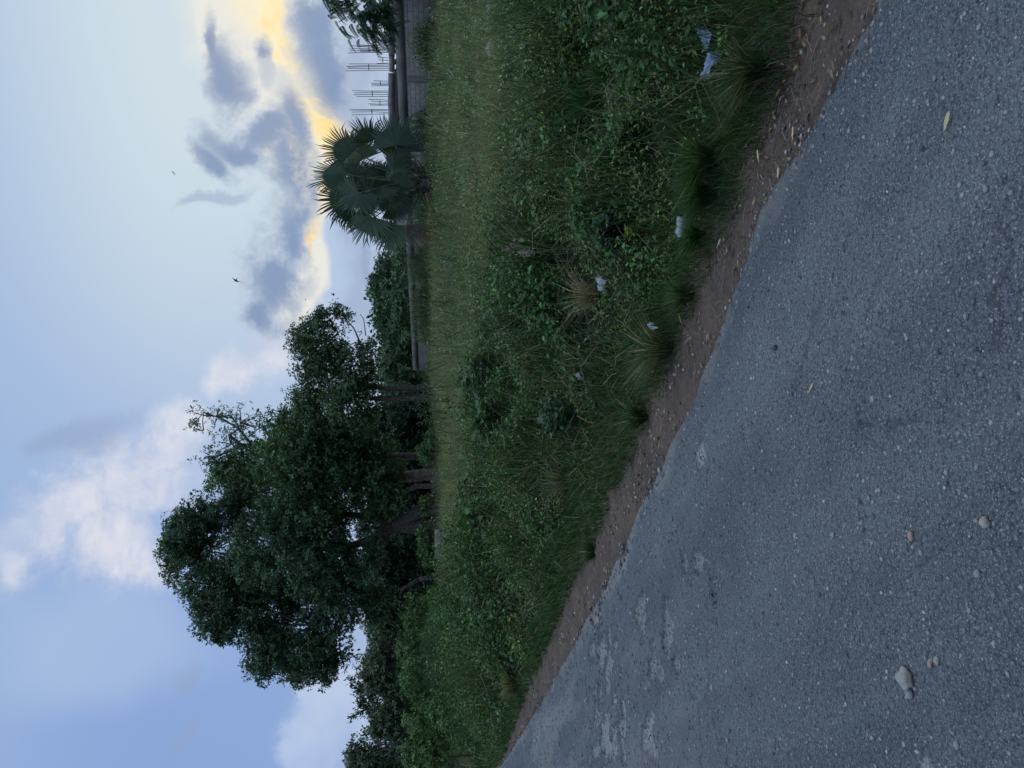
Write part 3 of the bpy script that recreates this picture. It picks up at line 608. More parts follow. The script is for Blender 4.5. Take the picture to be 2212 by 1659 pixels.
tree('spreading_tree', 'broad dark tree with spiky sprigs sticking up from its flat top', 'tree', 46, [(825, 1440, 50, 60, 0), (830, 1510, 50, 66, 0), (865, 1470, 46, 90, 0), (868, 1545, 30, 50, 0)], [[(925, 1490, 6, 0), (870, 1490, 4, 0)], [(815, 1500, 1.5, 0), (775, 1480, 1.2, 0), (752, 1468, .7, 0)], [(815, 1520, 1.5, 0), (785, 1535, 1.2, 0), (757, 1548, .7, 0)], [(805, 1470, 1.3, 0), (785, 1455, .7, 0)]], leaf=.2, clump=.5, base=(56, 68, 56), group=LEFT, twig=.2, dens=1.4)
spo = [o for o in bpy.data.objects if o.name.startswith('spreading_tree')][0]
for (px, py, qx, qy) in [(812, 1498, 755, 1465), (800, 1490, 765, 1486), (815, 1520, 758, 1550), (800, 1530, 775, 1520), (805, 1470, 782, 1452), (800, 1475, 770, 1500)]:
    sp = MB(); a_, b_ = np.array(at_y(px, py, 46)), np.array(at_y(qx, qy, 46)); t_ = rng.uniform(0, 1, (90, 1)) ** .8
    P = a_ + (b_ - a_) * t_ + rng.normal(0, .12, (90, 3)); leaves(sp, P, rand_unit(90) + unit(b_ - a_), rand_unit(90), .26, .1, tints(90, (56, 76, 50)))
    sp.tube([a_, (a_ + b_) / 2, b_], [.05, .035, .015], 5, srgb(60, 58, 48)); spr = sp.build('sprig', M_LEAF, spo); spr.matrix_parent_inverse = Matrix.Translation(-spo.location)
tree('spreading_tree', 'leftmost dark tree, its crown overhanging a black hollow with a bare shrub', 'tree', 45, [(785, 1640, 34, 50, 0), (815, 1600, 44, 40, 0), (840, 1570, 40, 30, 0), (820, 1660, 30, 60, 1), (775, 1670, 26, 40, 0)], [[(925, 1660, 6, 1), (840, 1640, 4, 1)]], leaf=.2, clump=.5, base=(52, 66, 54), group=LEFT, twig=.2, dens=1.4)

mb = MB()                                      # far wood that closes the view under and behind the trees
x = rng.uniform(-110, 80, 6000); hw = 5.5 + 3.5 * fbm(x * .06, x * 0, 151, 3); y = 96 + rng.uniform(-5, 5, 6000); z = terrain(x, y) + hw * rng.uniform(-.05, 1, 6000)
hw2 = np.where((x > 12), .55, 1.0); z = terrain(x, y) + (z - terrain(x, y)) * hw2
n = 6000 * 14; P = np.repeat(np.stack([x, y, z], 1), 14, 0) + rng.normal(0, .7, (n, 3))
leaves(mb, P, rand_unit(n), unit(rand_unit(n) + [0, -.3, .5]), .75, .42, tints(n, (44, 62, 46), .25))
tag(mb.build('far_wood', M_LEAF), 'far dark wood closing the view behind the trees', 'wood', kind='stuff')

# feathery tree leaning in at the right end of the wall
def feather_tree():
    Y = 27.5; root = at_y(930, -130, Y); root.z = float(terrain(root.x, root.y))
    t = empty('feathery_tree', root, 'tree with drooping feathery compound leaves beside the unfinished building', 'tree')
    tb, cb = MB(), MB(); top = np.array(at_y(800, -90, Y)); tb.tube(curve(np.array(root) - [0, 0, .2], top, 0, 6, .02), np.linspace(.11, .06, 6), 8)
    for (px, py, r, nl) in [(715, 10, 30, 20), (745, 5, 30, 22), (765, 45, 32, 30), (795, 20, 30, 34), (800, 60, 26, 26), (825, 30, 24, 34), (822, 82, 16, 12), (770, -30, 50, 40), (830, 5, 22, 22), (836, 60, 12, 8)]:
        c = np.array(at_y(px, py, Y)); tb.tube(curve(top, c, .05, 6), np.linspace(.045, .012, 6), 5)
        for q in range(nl):
            p = c + rng.normal(0, 1, 3) * r * K / FPX * Y * .5
            dr = unit(rng.normal(0, 1, 3) * [1, .8, .3] + [-.5, 0, -.35]); Lr = rng.uniform(.4, .62); k = 19
            tt_ = np.linspace(.12, 1, k)[:, None]; rib = p + dr * Lr * tt_ + np.array([0, 0, -1]) * (tt_ ** 2) * Lr * .3
            side = unit(np.cross(dr, rand_unit(1)[0]))
            for sg in (-1, 1):
                D = unit(side * sg + dr * .45 + np.array([0, 0, -.25])) * np.ones((k, 1))
                leaves(cb, rib, D, np.cross(D, dr) * np.ones((k, 1)), .125 * (1.15 - .6 * tt_[:, 0]), .034, tints(k, (58, 84, 58), .15))
            cb.tube(rib[::5], .006, 3, srgb(70, 80, 56), cap=False)
    tb.build('trunk', M_BARK, t, True).matrix_parent_inverse = Matrix.Translation(-root)
    cb.build('crown', M_LEAF, t).matrix_parent_inverse = Matrix.Translation(-root)
feather_tree()

# ------------------------------------------------------------------ fan palm
PALM_SEED = 3
def palm():
    global rng
    rng = np.random.default_rng(PALM_SEED); random.seed(PALM_SEED)
    Y = 31.5; root = at_y(905, 392, Y); root.z = float(terrain(root.x, root.y)); rt = np.array(root)
    t = empty('fan_palm', root, 'young fan palm with big pleated dark leaves standing in front of the wall', 'palm')
    inv = Matrix.Translation(-root)
    tr = MB(); hz = np.array(at_y(880, 395, Y))
    tr.tube([rt - [0, 0, .2], rt + [0, 0, .5], hz + [0, 0, -.1]], [.30, .34, .22], 10)
    for q in range(46):                        # old leaf bases
        a = rng.uniform(0, 2 * np.pi); z0 = rng.uniform(.15, 1.0); o = np.array([math.cos(a), math.sin(a), 0])
        tr.tube([rt + o * .22 + [0, 0, z0], rt + o * .48 + [0, 0, z0 + .18], rt + o * rng.uniform(.6, 1.0) + [0, 0, z0 + rng.uniform(-.1, .35)]], [.05, .035, .02], 5)
    o = tr.build('trunk', M_BARK, t); o.matrix_parent_inverse = inv
    def C(cx, cy): return ((1200 + cx / 2.86) / 1.8517, (440 + cy / 2.86) / 1.8517)
    # hub, tip of the middle rib, half angle of the fan, depth offset, how far the fan leans away, dead
    FR = [(520, 730, 110, 760, 100, .1, .15, 0), (610, 480, 300, 300, 80, -.2, .35, 0), (700, 580, 560, 320, 95, .5, .3, 0), (825, 360, 640, 130, 80, -.3, .5, 0), (840, 370, 960, 300, 60, .2, .9, 0),
          (1085, 400, 1060, 70, 100, -.5, .45, 0), (1100, 430, 1210, 560, 50, -.7, .8, 0), (670, 950, 520, 1160, 125, -.6, .25, 0), (560, 1000, 270, 1200, 78, .2, .3, 0), (600, 1130, 520, 1360, 65, .3, .5, 0),
          (810, 1215, 700, 1500, 88, -.2, .35, 0), (850, 1230, 960, 1500, 50, .1, .8, 0), (1060, 1310, 1060, 1630, 85, -.3, .4, 0), (930, 880, 1060, 1000, 120, -.8, .7, 0), (1120, 830, 1230, 720, 110, -.9, .6, 0),
          (760, 730, 960, 640, 80, .6, .6, 0), (900, 1020, 1080, 1080, 70, -.2, .8, 0), (1220, 1310, 1380, 1490, 55, -.5, .5, 1), (1180, 480, 1260, 240, 70, -.4, .7, 0), (980, 620, 1150, 660, 75, .1, .8, 0), (720, 1080, 900, 1180, 110, .5, .5, 0), (880, 760, 1080, 800, 120, .3, .6, 0), (610, 750, 800, 800, 150, .5, .2, 0), (600, 900, 400, 930, 140, .6, .2, 0), (760, 960, 940, 900, 130, .6, .3, 0), (650, 780, 860, 660, 130, .9, .2, 0), (700, 860, 880, 960, 130, .8, .2, 0), (900, 900, 1160, 860, 120, .5, .4, 0), (980, 520, 1130, 420, 110, .6, .4, 0), (1000, 1120, 1180, 1200, 100, .4, .5, 0), (1080, 940, 1260, 980, 110, -.4, .5, 0), (1060, 700, 1270, 620, 100, -.6, .5, 0), (1150, 1080, 1320, 1160, 90, -.3, .6, 0), (1100, 560, 1290, 500, 80, -.2, .6, 0)]
    for i, (hx, hy, tx, ty, half, dd, lean, dead) in enumerate(FR):
        hub = np.array(at_y(*C(hx, hy), Y + dd)); tip = np.array(at_y(*C(tx, ty), Y + dd + lean * rng.uniform(-.6, .6)))
        e1 = tip - hub; Rr = np.linalg.norm(e1); e1 /= Rr; Rr *= 1.26
        nrm = unit(np.array([rng.normal(0, .38), -1, .15 + (.25 + lean) * rng.normal(0, .6)])); nrm = unit(nrm - e1 * (nrm @ e1)); e2 = np.cross(nrm, e1)
        fb = MB(); nseg = int(half * .36); A = np.radians(np.linspace(-half, half, nseg + 1)); da = A[1] - A[0]
        base = (104, 84, 72) if dead else random.choice([(62, 82, 66), (70, 90, 70), (86, 104, 82), (74, 92, 70)])
        for k in range(nseg):
            a = A[k] + da / 2; rl = Rr * rng.uniform(.86, 1.06) * (1 - .16 * (abs(a) / R(half)) ** 3)
            def pt(r, ang, lift):
                fall = (.10 * lean + .04) * r * r / Rr + (.22 * lean) * r * abs(math.sin(ang)) + (.5 * r * r / Rr if dead else 0)
                return hub + e1 * r * math.cos(ang) + e2 * r * math.sin(ang) + nrm * (lift - .22 * r * (ang / 2.2) ** 2) - np.array([0, 0, 1]) * fall * .5
            rs = .50 * Rr; pl = .016
            bend = rng.normal(0, .06)
            droop = np.array([0, 0, -1]) * rl * abs(rng.normal(0, .07)) * (2.6 if rng.uniform() < .12 else 1)
            V = [hub, pt(rs, a - da * .5, -pl), pt(rs, a + da * .5, -pl), pt(rs * 1.02, a, pl), pt(rl * .78, a - da * .24 + bend * .5, 0), pt(rl * .78, a + da * .24 + bend * .5, 0), pt(rl, a + bend, 0) + droop]
            c = tints(1, base, .14, .05)[0]
            fb.add(V, [np.array([[0, 1, 3], [0, 3, 2], [4, 6, 5]]), np.array([[1, 4, 3, 3]])[:, :3], np.array([[3, 5, 2]]), np.array([[3, 4, 5]])], c)
        fr = fb.build('frond', M_DRY if dead else M_PALM, t); fr.matrix_parent_inverse = inv
        if dead: fr['label'] = 'withered brown fan leaf hanging low'
        pb = MB(); c0 = rt + [rng.normal(0, .08), rng.normal(0, .08), .55]
        pb.tube(curve(c0, hub, .06, 7, .01), np.linspace(.045, .018, 7), 6)
        p = pb.build('petiole', M_PET, fr, True)
M_PET = plain('petiole', srgb(96, 108, 74), srgb(70, 82, 58), 5, .7)
palm()

# ------------------------------------------------------------------ block wall and the unfinished building behind it
def block_mat():
    m, q = new_mat('grey block'); uv = q.n('ShaderNodeMapping', {'Vector': q.obj, 'Rotation': (R(90), 0, 0)}).outputs[0]
    b = q.n('ShaderNodeTexBrick', {'Vector': uv, 'Color1': (*srgb(128, 125, 120), 1), 'Color2': (*srgb(112, 111, 109), 1), 'Mortar': (*srgb(94, 93, 92), 1), 'Scale': 1.0, 'Mortar Size': .014, 'Brick Width': .45, 'Row Height': .2})
    c = q.mix(q.step(q.noise(q.obj, 1.1, 5), .4, .75, 0, .75), b.outputs[0], srgb(106, 92, 82))
    c = q.mix(q.step(q.noise(q.obj, 6, 4), .5, .8, 0, .6), c, srgb(100, 104, 94))
    bm = q.n('ShaderNodeBump', {'Height': b.outputs['Fac'], 'Strength': .7, 'Distance': -.01})
    finish(q, q.n('ShaderNodeBsdfPrincipled', {'Base Color': c, 'Roughness': .95, 'Specular IOR Level': .15, 'Normal': bm.outputs[0]})); return m
M_BLOCK = block_mat(); M_BEAM = plain('beam concrete', srgb(126, 122, 116), srgb(98, 96, 92), .9, .95, .3, 12); M_PIL = plain('pillar concrete', srgb(112, 104, 98), srgb(90, 85, 82), 2, .95, .3, 14)
WA, WB = np.array([21.0, 14.6]), np.array([1.05, 53.2])
wd = (WB - WA); WL = np.linalg.norm(wd); wd = wd / WL; wn = np.array([wd[1], -wd[0]])
def wall():
    ang_ = math.atan2(wd[1], wd[0]); root = Vector((WA[0], WA[1], 1.0))
    t = empty('block_wall', root, 'long grey concrete block wall with a darker concrete beam along its top', 'wall'); t.rotation_euler = (0, 0, ang_)
    def bx(name, x0, x1, y0, y1, z0, z1, mat, k=1, jag=0):
        b = MB(); n = k + 1; xs = np.linspace(x0, x1, n)
        top = z1 + (rng.normal(0, jag, n) if jag else np.zeros(n))
        V = np.concatenate([np.stack([xs, np.full(n, yy), zz], 1) for yy, zz in ((y0, np.full(n, z0)), (y1, np.full(n, z0)), (y1, top), (y0, top))])
        i = np.arange(k); F = np.concatenate([np.stack([i + a * n, i + 1 + a * n, i + 1 + b_ * n, i + b_ * n], 1) for a, b_ in ((0, 3), (3, 2), (2, 1), (1, 0))])
        b.add(V, [F, np.array([[0, 3 * n, 2 * n, n], [k, k + n, k + 2 * n, k + 3 * n]])]); return b.build(name, mat, t)
    bx('block_panel', 0, WL - .32, -.10, .10, -.6, 1.735, M_BLOCK)
    bx('top_beam', -.02, WL + .02, -.112, .112, 1.737, 2.12, M_BEAM, 90, .008)
    for q in (.5, 6.9, 12.65, 18.6, 25.1, 31.72, 37.4, WL - .16):
        bx('pillar', q - .17, q + .17, -.118, .118, -.6, 1.734, M_PIL)
wall()
def building():
    Y = 41; root = at_y(905, 120, Y); root.z = float(terrain(root.x, root.y))
    t = empty('unfinished_building', root, 'unfinished concrete building with bare steel rods standing up behind the wall', 'building'); inv = Matrix.Translation(-root)
    def P(px, py, d=0): return np.array(at_y(px, py, Y + d))
    def slab(name, x0, y0, x1, y1, dep, mat, d=0, steps=10, jag=.0):
        a0, a1 = P(x1, y0, d), P(x1, y1, d); tz = P(x0, (y0 + y1) / 2, d)[2]; bz = a0[2] if x1 < 910 else float(root.z)
        b = MB(); xs = np.linspace(0, 1, steps + 1); X = a0[0] + (a1[0] - a0[0]) * xs; top = tz + rng.normal(0, jag, steps + 1); Yv = a0[1]
        n = steps + 1; V = np.concatenate([np.stack([X, np.full(n, yy), zz], 1) for yy, zz in ((Yv, np.full(n, bz)), (Yv + dep, np.full(n, bz)), (Yv + dep, top), (Yv, top))])
        i = np.arange(steps); F = np.concatenate([np.stack([i + a * n, i + 1 + a * n, i + 1 + c_ * n, i + c_ * n], 1) for a, c_ in ((0, 3), (3, 2), (2, 1), (1, 0))])
        b.add(V, [F, np.array([[0, 3 * n, 2 * n, n], [steps, steps + n, steps + 2 * n, steps + 3 * n]])]); o = b.build(name, mat, t); o.matrix_parent_inverse = inv
    M_BRK = plain('brick infill', srgb(124, 96, 84), srgb(96, 82, 76), 8, .9, .4, 30)
    slab('wall', 855, -60, 985, 480, 5.0, M_CONC, .25, 30, .02)
    slab('brick_course', 850, 150, 862, 470, .25, M_BRK, 0)
    slab('ring_beam', 841, 122, 852, 150, .35, M_CONC, -.06, 4, .01)
    slab('ring_beam', 839, 158, 851, 470, .35, M_CONC, -.06, 20, .02)
    slab('ring_beam', 838, -60, 852, 118, .35, M_CONC, -.06, 16, .03)
    # rod bundles: x of the top, y there, number of rods, spread
    for (tx, ty, nr, wdt, bx_) in [(747, 106, 4, 12, 838), (770, 106, 5, 12, 838), (746, 145, 5, 12, 838), (800, 180, 4, 8, 840), (760, 202, 4, 12, 840), (795, 222, 4, 9, 842), (752, 241, 4, 10, 845), (813, 130, 3, 10, 838), (812, 45, 4, 14, 838)]:
        b = MB(); cz = P(bx_ + 6, ty)[2] - .1
        for q in range(nr):
            oy = (q / (nr - 1) - .5) * wdt + rng.normal(0, .5); lean = rng.normal(0, 1.6)
            lo = P(bx_ + 6, ty + oy, .05 + rng.uniform(0, .3)); hi = P(tx + rng.uniform(0, 10), ty + oy * 1.1 + lean, .1 + rng.uniform(0, .3)); lo[2] = cz
            b.tube([lo, (lo + hi) / 2 + rng.normal(0, .02, 3), hi], .015, 5)
        c = P(bx_ - (bx_ - tx) * .45, ty, .2); rr = wdt * .5 * K / FPX * Y
        b.tube([c + [math.cos(a) * rr, math.sin(a) * .16, 0] for a in np.linspace(0, 2 * np.pi, 13)], .012, 4, cap=False)
        o = b.build('steel_rods', M_RUST, t); o.matrix_parent_inverse = inv
building()

mb = MB(); n = 22000; tq = rng.uniform(0, 1, n); q = WA[None, :] + wd[None, :] * (tq * WL)[:, None] - wn[None, :] * np.sign(wn[1]) * rng.uniform(.15, 1.6, n)[:, None]
x, y = q[:, 0], q[:, 1]; z = terrain(x, y); hp = np.clip(fbm(tq * 34, tq * 0, 191, 4) - .36, 0, 1) * 4.6; Ht = hp * rng.uniform(.4, 1.1, n) + .12; a = rng.uniform(0, 6.28, n); l = Ht * rng.uniform(.1, .5, n)
blades(mb, np.stack([x, y, z], 1), Ht, .04, np.stack([np.cos(a) * l, np.sin(a) * l], 1), tints(n, (96, 114, 82), .3))
k = rng.uniform(0, 1, n) < .6; nk = int(k.sum()); leaves(mb, np.stack([x[k], y[k], z[k] + Ht[k] * rng.uniform(.3, 1, nk)], 1), rand_unit(nk), unit(rand_unit(nk) + [0, -.3, .6]), .14, .07, tints(nk, (80, 102, 78), .3))
tag(mb.build('wall_foot_weeds', M_GRASS), 'ragged uneven weeds along the foot of the block wall', 'weeds', kind='stuff')

# ------------------------------------------------------------------ stones, gravel and straw on the road and shoulder
import mathutils
def rock_geo(r, seed, sub=2, sq=.6, jag=.28):
    import bmesh
    bm = bmesh.new(); bmesh.ops.create_icosphere(bm, subdivisions=sub, radius=1)
    rs = np.random.default_rng(seed); ax = rs.uniform(.75, 1.25, 3); off = rs.uniform(0, 50, 3)
    for w in bm.verts:
        k = 1 + jag * (mathutils.noise.noise(w.co * 1.6 + Vector(off)) + .5 * mathutils.noise.noise(w.co * 4 + Vector(off)))
        w.co = Vector((w.co.x * ax[0], w.co.y * ax[1], w.co.z * ax[2] * sq)) * k * r
    bm.verts.index_update()
    V = np.array([tuple(w.co) for w in bm.verts]); F = np.array([[q.index for q in f.verts] for f in bm.faces]); bm.free(); return V, F
def rot_z(V, a):
    c, s_ = math.cos(a), math.sin(a); return V @ np.array([[c, s_, 0], [-s_, c, 0], [0, 0, 1]])
def road_surf(x, y):
    s, n = sn(np.array([[x]]), np.array([[y]])); return float(road_z(None, None, s, n)[0, 0])
def px_ground(x, y):
    p = flat_pt(x, y); s, n = sn(p[0], p[1])
    if n < nA(s) - .1: return Vector((p[0], p[1], road_surf(p[0], p[1])))
    if n < nG(s): return Vector((p[0], p[1], 0.0))
    return on_ground(x, y)
SHAPES = [rock_geo(1, 200 + i, 1, .62, .55) for i in range(14)]
def gravel(name, label, n, s0, s1, nlo, nhi, rmin, rmax, zoff, cols, pw=2.4, patch=0, seed=7):
    mb = MB(); s = rng.uniform(s0, s1, n); lo, hi = nlo(s), nhi(s); q = lo + (hi - lo) * rng.uniform(0, 1, n)
    x, y = xy(s, q); d = np.hypot(x, y)
    k = in_view(x, y, x * 0, 20) & (rng.uniform(0, 1, n) < np.minimum(1, (3.4 / d) ** 1.1))
    if patch: k &= rng.uniform(0, 1, n) < np.clip((fbm(s * 3, q * 4, 170 + seed, 3) - .36) * patch, .08, 1)
    x, y, s, q, d = x[k], y[k], s[k], q[k], d[k]
    z = road_z(None, None, s[:, None], q[:, None])[:, 0] if zoff is None else np.full(len(x), 0.0) + zoff(x, y)
    r = rmin + (rmax - rmin) * rng.uniform(0, 1, len(x)) ** pw * np.clip(d / 3.5, 1, 2.0)
    for i in range(len(SHAPES)):
        w = np.arange(i, len(x), len(SHAPES)); V, F = SHAPES[i]; m_ = len(w)
        a = rng.uniform(0, 6.28, m_); c, s_ = np.cos(a)[:, None], np.sin(a)[:, None]
        VX = (V[None, :, 0] * c - V[None, :, 1] * s_) * r[w][:, None] + x[w][:, None]; VY = (V[None, :, 0] * s_ + V[None, :, 1] * c) * r[w][:, None] + y[w][:, None]
        VZ = V[None, :, 2] * r[w][:, None] + z[w][:, None] + r[w][:, None] * .1
        col = np.array(cols)[rng.integers(0, len(cols), m_)] * np.exp(rng.normal(0, .25, (m_, 1)))
        mb.add(np.stack([VX, VY, VZ], -1).reshape(-1, 3), [(F[None] + (np.arange(m_) * len(V))[:, None, None]).reshape(-1, 3)], np.repeat(np.clip(col, 0, .8), len(V), 0))
    return tag(mb.build(name, M_GRIT), label, 'gravel', kind='stuff')
M_GRIT = leaf_mat('grit', 0, .85, .3)
G1 = [srgb(*c) for c in [(104, 106, 112), (120, 120, 122), (96, 98, 104), (134, 132, 130), (112, 112, 116), (142, 140, 134)]]
gravel('road_grit', 'small stones and worn aggregate standing proud of the asphalt', 190000, -3, 22, lambda s: nA(s) - 5.2 + s * 0, lambda s: nA(s) - .03, .0022, .0092, None, G1, 3.0)
G2 = [srgb(*c) for c in [(112, 100, 92), (132, 122, 114), (92, 84, 80), (150, 144, 136), (104, 88, 78)]]
dz_ = lambda x, y: np.maximum(terrain(x, y) + .012, -.012)
gravel('shoulder_gravel', 'loose pebbles scattered over the reddish dirt shoulder', 34000, -3, 30, lambda s: nA(s) - .12, lambda s: nG(s) + .12, .0022, .0125, dz_, G2, 5, 5)
gravel('edge_gravel', 'line of loose chippings washed up along the asphalt edge', 9000, -3, 30, lambda s: nA(s) - .12, lambda s: nA(s) + .07, .0025, .0125, lambda x, y: 0 * x - .002, G2 + G1[:2], 3, 8, 9)
mb = MB(); n = 2600; s = rng.uniform(-3, 20, n); q = nA(s) - .05 + (nG(s) - nA(s) + .2) * rng.uniform(0, 1, n) ** .7; x, y = xy(s, q)
k = in_view(x, y, x * 0, 10) & (rng.uniform(0, 1, n) < np.minimum(1, 5 / np.hypot(x, y)))
for x_, y_ in zip(x[k], y[k]):
    a = rng.uniform(0, 6.28); L = rng.uniform(.02, .085); c = np.array([x_, y_, float(dz_(x_, y_)) + .012]); dr = np.array([math.cos(a), math.sin(a), 0])
    mb.tube([c - dr * L, c + [rng.normal(0, .008), rng.normal(0, .008), .004], c + dr * L * .9], .0014, 3, srgb(*random.choice([(150, 136, 116), (112, 98, 84), (128, 120, 108)])), cap=False)
n = 5200; s = rng.uniform(-3, 26, n); q = nA(s) - .12 + (nG(s) - nA(s) + .4) * rng.uniform(0, 1, n) ** .6; x, y = xy(s, q); d = np.hypot(x, y)
k = in_view(x, y, x * 0, 10) & (rng.uniform(0, 1, n) < np.minimum(1, 4.5 / d)) & (fbm(s * 2, q * 3, 201, 3) > .42); x, y, d = x[k], y[k], d[k]; n = len(x)
leaves(mb, np.stack([x, y, dz_(x, y) + .012], 1), rand_unit(n) * [1, 1, .15], unit(rand_unit(n) * .35 + [0, 0, 1]), rng.uniform(.012, .05, n), rng.uniform(.006, .016, n), np.where(rng.uniform(0, 1, (n, 1)) < .4, tints(n, (146, 126, 98), .25), tints(n, (86, 66, 52), .3)), 'heart')
tag(mb.build('straw_litter', M_DRY), 'dry grass straws and root bits strewn on the dirt shoulder', 'straw', kind='stuff')

def stone(px, py, wpx, label, col=None, sq=.6, seed=1, group=None, name='stone', sub=3):
    p = px_ground(px, py); Y = p.y; r = wpx * K / FPX * math.hypot(p.x, p.y, p.z - H) * .5
    V, F = rock_geo(r, seed, sub, sq, .3); o = mesh_from(name, rot_z(V, seed * 1.7) + np.array([p.x, p.y, p.z + r * sq * .45]), [F], col or M_STONE, smooth=False, loc=tuple(p))
    return tag(o, label, 'stone', group)
M_DSTONE = plain('dark stone', srgb(88, 86, 84), srgb(58, 58, 60), 16, .9, .5, 50); M_PINK = plain('pinkish stone', srgb(168, 148, 136), srgb(120, 104, 96), 12, .9, .5, 50); M_GSTONE = plain('grey stone', srgb(148, 146, 142), srgb(110, 108, 106), 14, .85, .5, 60)
LS = 'loose stones lying on the road'
for i, (px, py, w, lab, mt) in enumerate([
    (1961, 1466, 36, 'largest pale grey stone lying loose on the asphalt', M_STONE), (1966, 1499, 20, 'flat grey stone just below the largest pale stone on the road', M_GSTONE),
    (2131, 1129, 20, 'round white stone near the lower road, a smaller tan stone beside it', M_STONE), (2112, 1125, 11, 'small tan stone beside the round white stone on the road', M_PINK),
    (1971, 1158, 16, 'pinkish crumbling stone set in the asphalt', M_PINK), (2024, 1428, 13, 'small white stone near the largest pale stone, next to a tan one', M_STONE), (2010, 1434, 16, 'tan stone touching a small white stone on the road', M_PINK),
    (2114, 1240, 14, 'oval grey stone alone on the asphalt below the round white stone', M_GSTONE), (1427, 1015, 13, 'white rounded stone on the border of asphalt and dirt', M_STONE), (1409, 1062, 11, 'pale pebble on the asphalt rim left of the white rounded stone', M_STONE),
    (2131, 408, 12, 'rounded grey stone on the road nearest the right bottom edge', M_GSTONE), (2060, 328, 11, 'pale stone on the road below the large tan leaf', M_STONE), (2117, 57, 11, 'whitish stone at the far right of the road', M_STONE), (1979, 218, 9, 'small white stone on the road above the tan leaf', M_STONE),
    (1886, 862, 11, 'white pebble lying by a thin crack in the asphalt', M_STONE), (1842, 775, 8, 'small white pebble above the cracked patch of road', M_STONE), (2088, 683, 11, 'pale stone in the middle of the lower road', M_GSTONE), (1675, 751, 13, 'dark round stone sitting near the top of the road', M_DSTONE), (2046, 1020, 9, 'small pale chip of stone near the lower middle of the road', M_STONE), (1872, 1520, 9, 'small grey stone near the left bottom of the road', M_GSTONE),
    (1800, 1155, 9, 'pale pebble left of the pinkish crumbling stone', M_STONE), (2070, 1610, 12, 'grey stone at the left bottom corner of the road', M_GSTONE), (1836, 282, 10, 'pale pebble on the road by the shoulder, right of middle', M_STONE), (1733, 112, 9, 'grey stone half in the dirt near the big grass tuft', M_GSTONE), (1640, 508, 10, 'grey stone on the dirt by the road edge below the clear bottle', M_GSTONE), (1625, 540, 11, 'brownish stone among chippings at the road edge', M_PINK)]):
    stone(px, py, w, lab, mt, .62, 300 + i, LS if px > 1700 else 'stones along the asphalt edge')
for i, (px, py, w, lab, mt) in enumerate([(1107, 107, 34, 'big knobbly pinkish boulder lying in the meadow on the right', M_PINK), (1088, 18, 20, 'pale boulder at the right border of the meadow', M_STONE), (1082, 62, 12, 'small pale rock between two larger boulders in the meadow', M_STONE), (1049, 404, 15, 'pale rock alone on the meadow below the fan palm', M_PINK)]):
    o = stone(px, py, w * 1.25, lab, mt, .85, 400 + i, 'rocks in the meadow', 'rock'); o.location.z += .16
for i, (px, py, sx, lab) in enumerate([(946, 1163, .95, 'longer broken slab of pale concrete in the grass before the leaning tree'), (946, 1197, .45, 'short chunk of pale concrete in the grass left of the longer slab')]):
    p = at_y(px, py, 30); b = MB(); V, F = rock_geo(.5, 500 + i, 3, 1, .18); V = np.clip(V, -.36, .36) * [sx * .95, .4, .34]; b.add(V, [F]); tz = float(terrain(p.x, p.y))
    b.box((0, 0, (tz - p.z) / 2 - .1), (sx * .5, .2, abs(p.z - tz) + .1)); o = b.build('concrete_chunk', M_STONE); o.location = p; tag(o, lab, 'concrete chunk', 'broken concrete in the meadow')

# ------------------------------------------------------------------ fallen leaves and litter
def curled_leaf(px, py, wpx, ang, label, c, curl=.5, cat='leaf', group='dry leaves on the road and shoulder', lift=.012, aspect=.3):
    p = px_ground(px, py); dist = math.hypot(p.x, p.y, p.z - H); L = wpx * K / FPX * dist * 1.15; nu, nv = 12, 7
    u = np.linspace(0, 1, nu)[:, None]; w = np.linspace(-1, 1, nv)[None, :]; prof = (np.sin(np.pi * np.clip(u, .02, .985) ** .8) ** .8) * aspect * .5
    X = (u - .5) + 0 * w; Yv = prof * w; Z = curl * .35 * prof * (w ** 2) + curl * .14 * (u - .4) ** 2 + .012 * np.sin(u * 17 + w * 2)
    V = np.stack([X, Yv, Z], -1).reshape(-1, 3) * L; i = np.arange(nu - 1)[:, None] * nv; j = np.arange(nv - 1)[None, :]
    F = np.stack([i + j, i + j + 1, i + nv + j + 1, i + nv + j], -1).reshape(-1, 4)
    col = tints(len(V), c, .08, .03)
    b = MB(); b.add(rot_z(V, R(ang)), [F], col); st = rot_z(np.array([[.48, 0, .0], [.56, .015, .02], [.66, .05, .03]]) * L, R(ang)); b.tube(st, .012 * L, 4, srgb(*c))
    o = b.build('dry_leaf', M_DRY, None, True); o.location = (p.x, p.y, p.z + lift); o.rotation_euler = (rng.normal(0, .15), rng.normal(0, .15), 0); return tag(o, label, cat, group)
TAN, BRN, RED = (196, 172, 132), (128, 100, 78), (136, 92, 74)
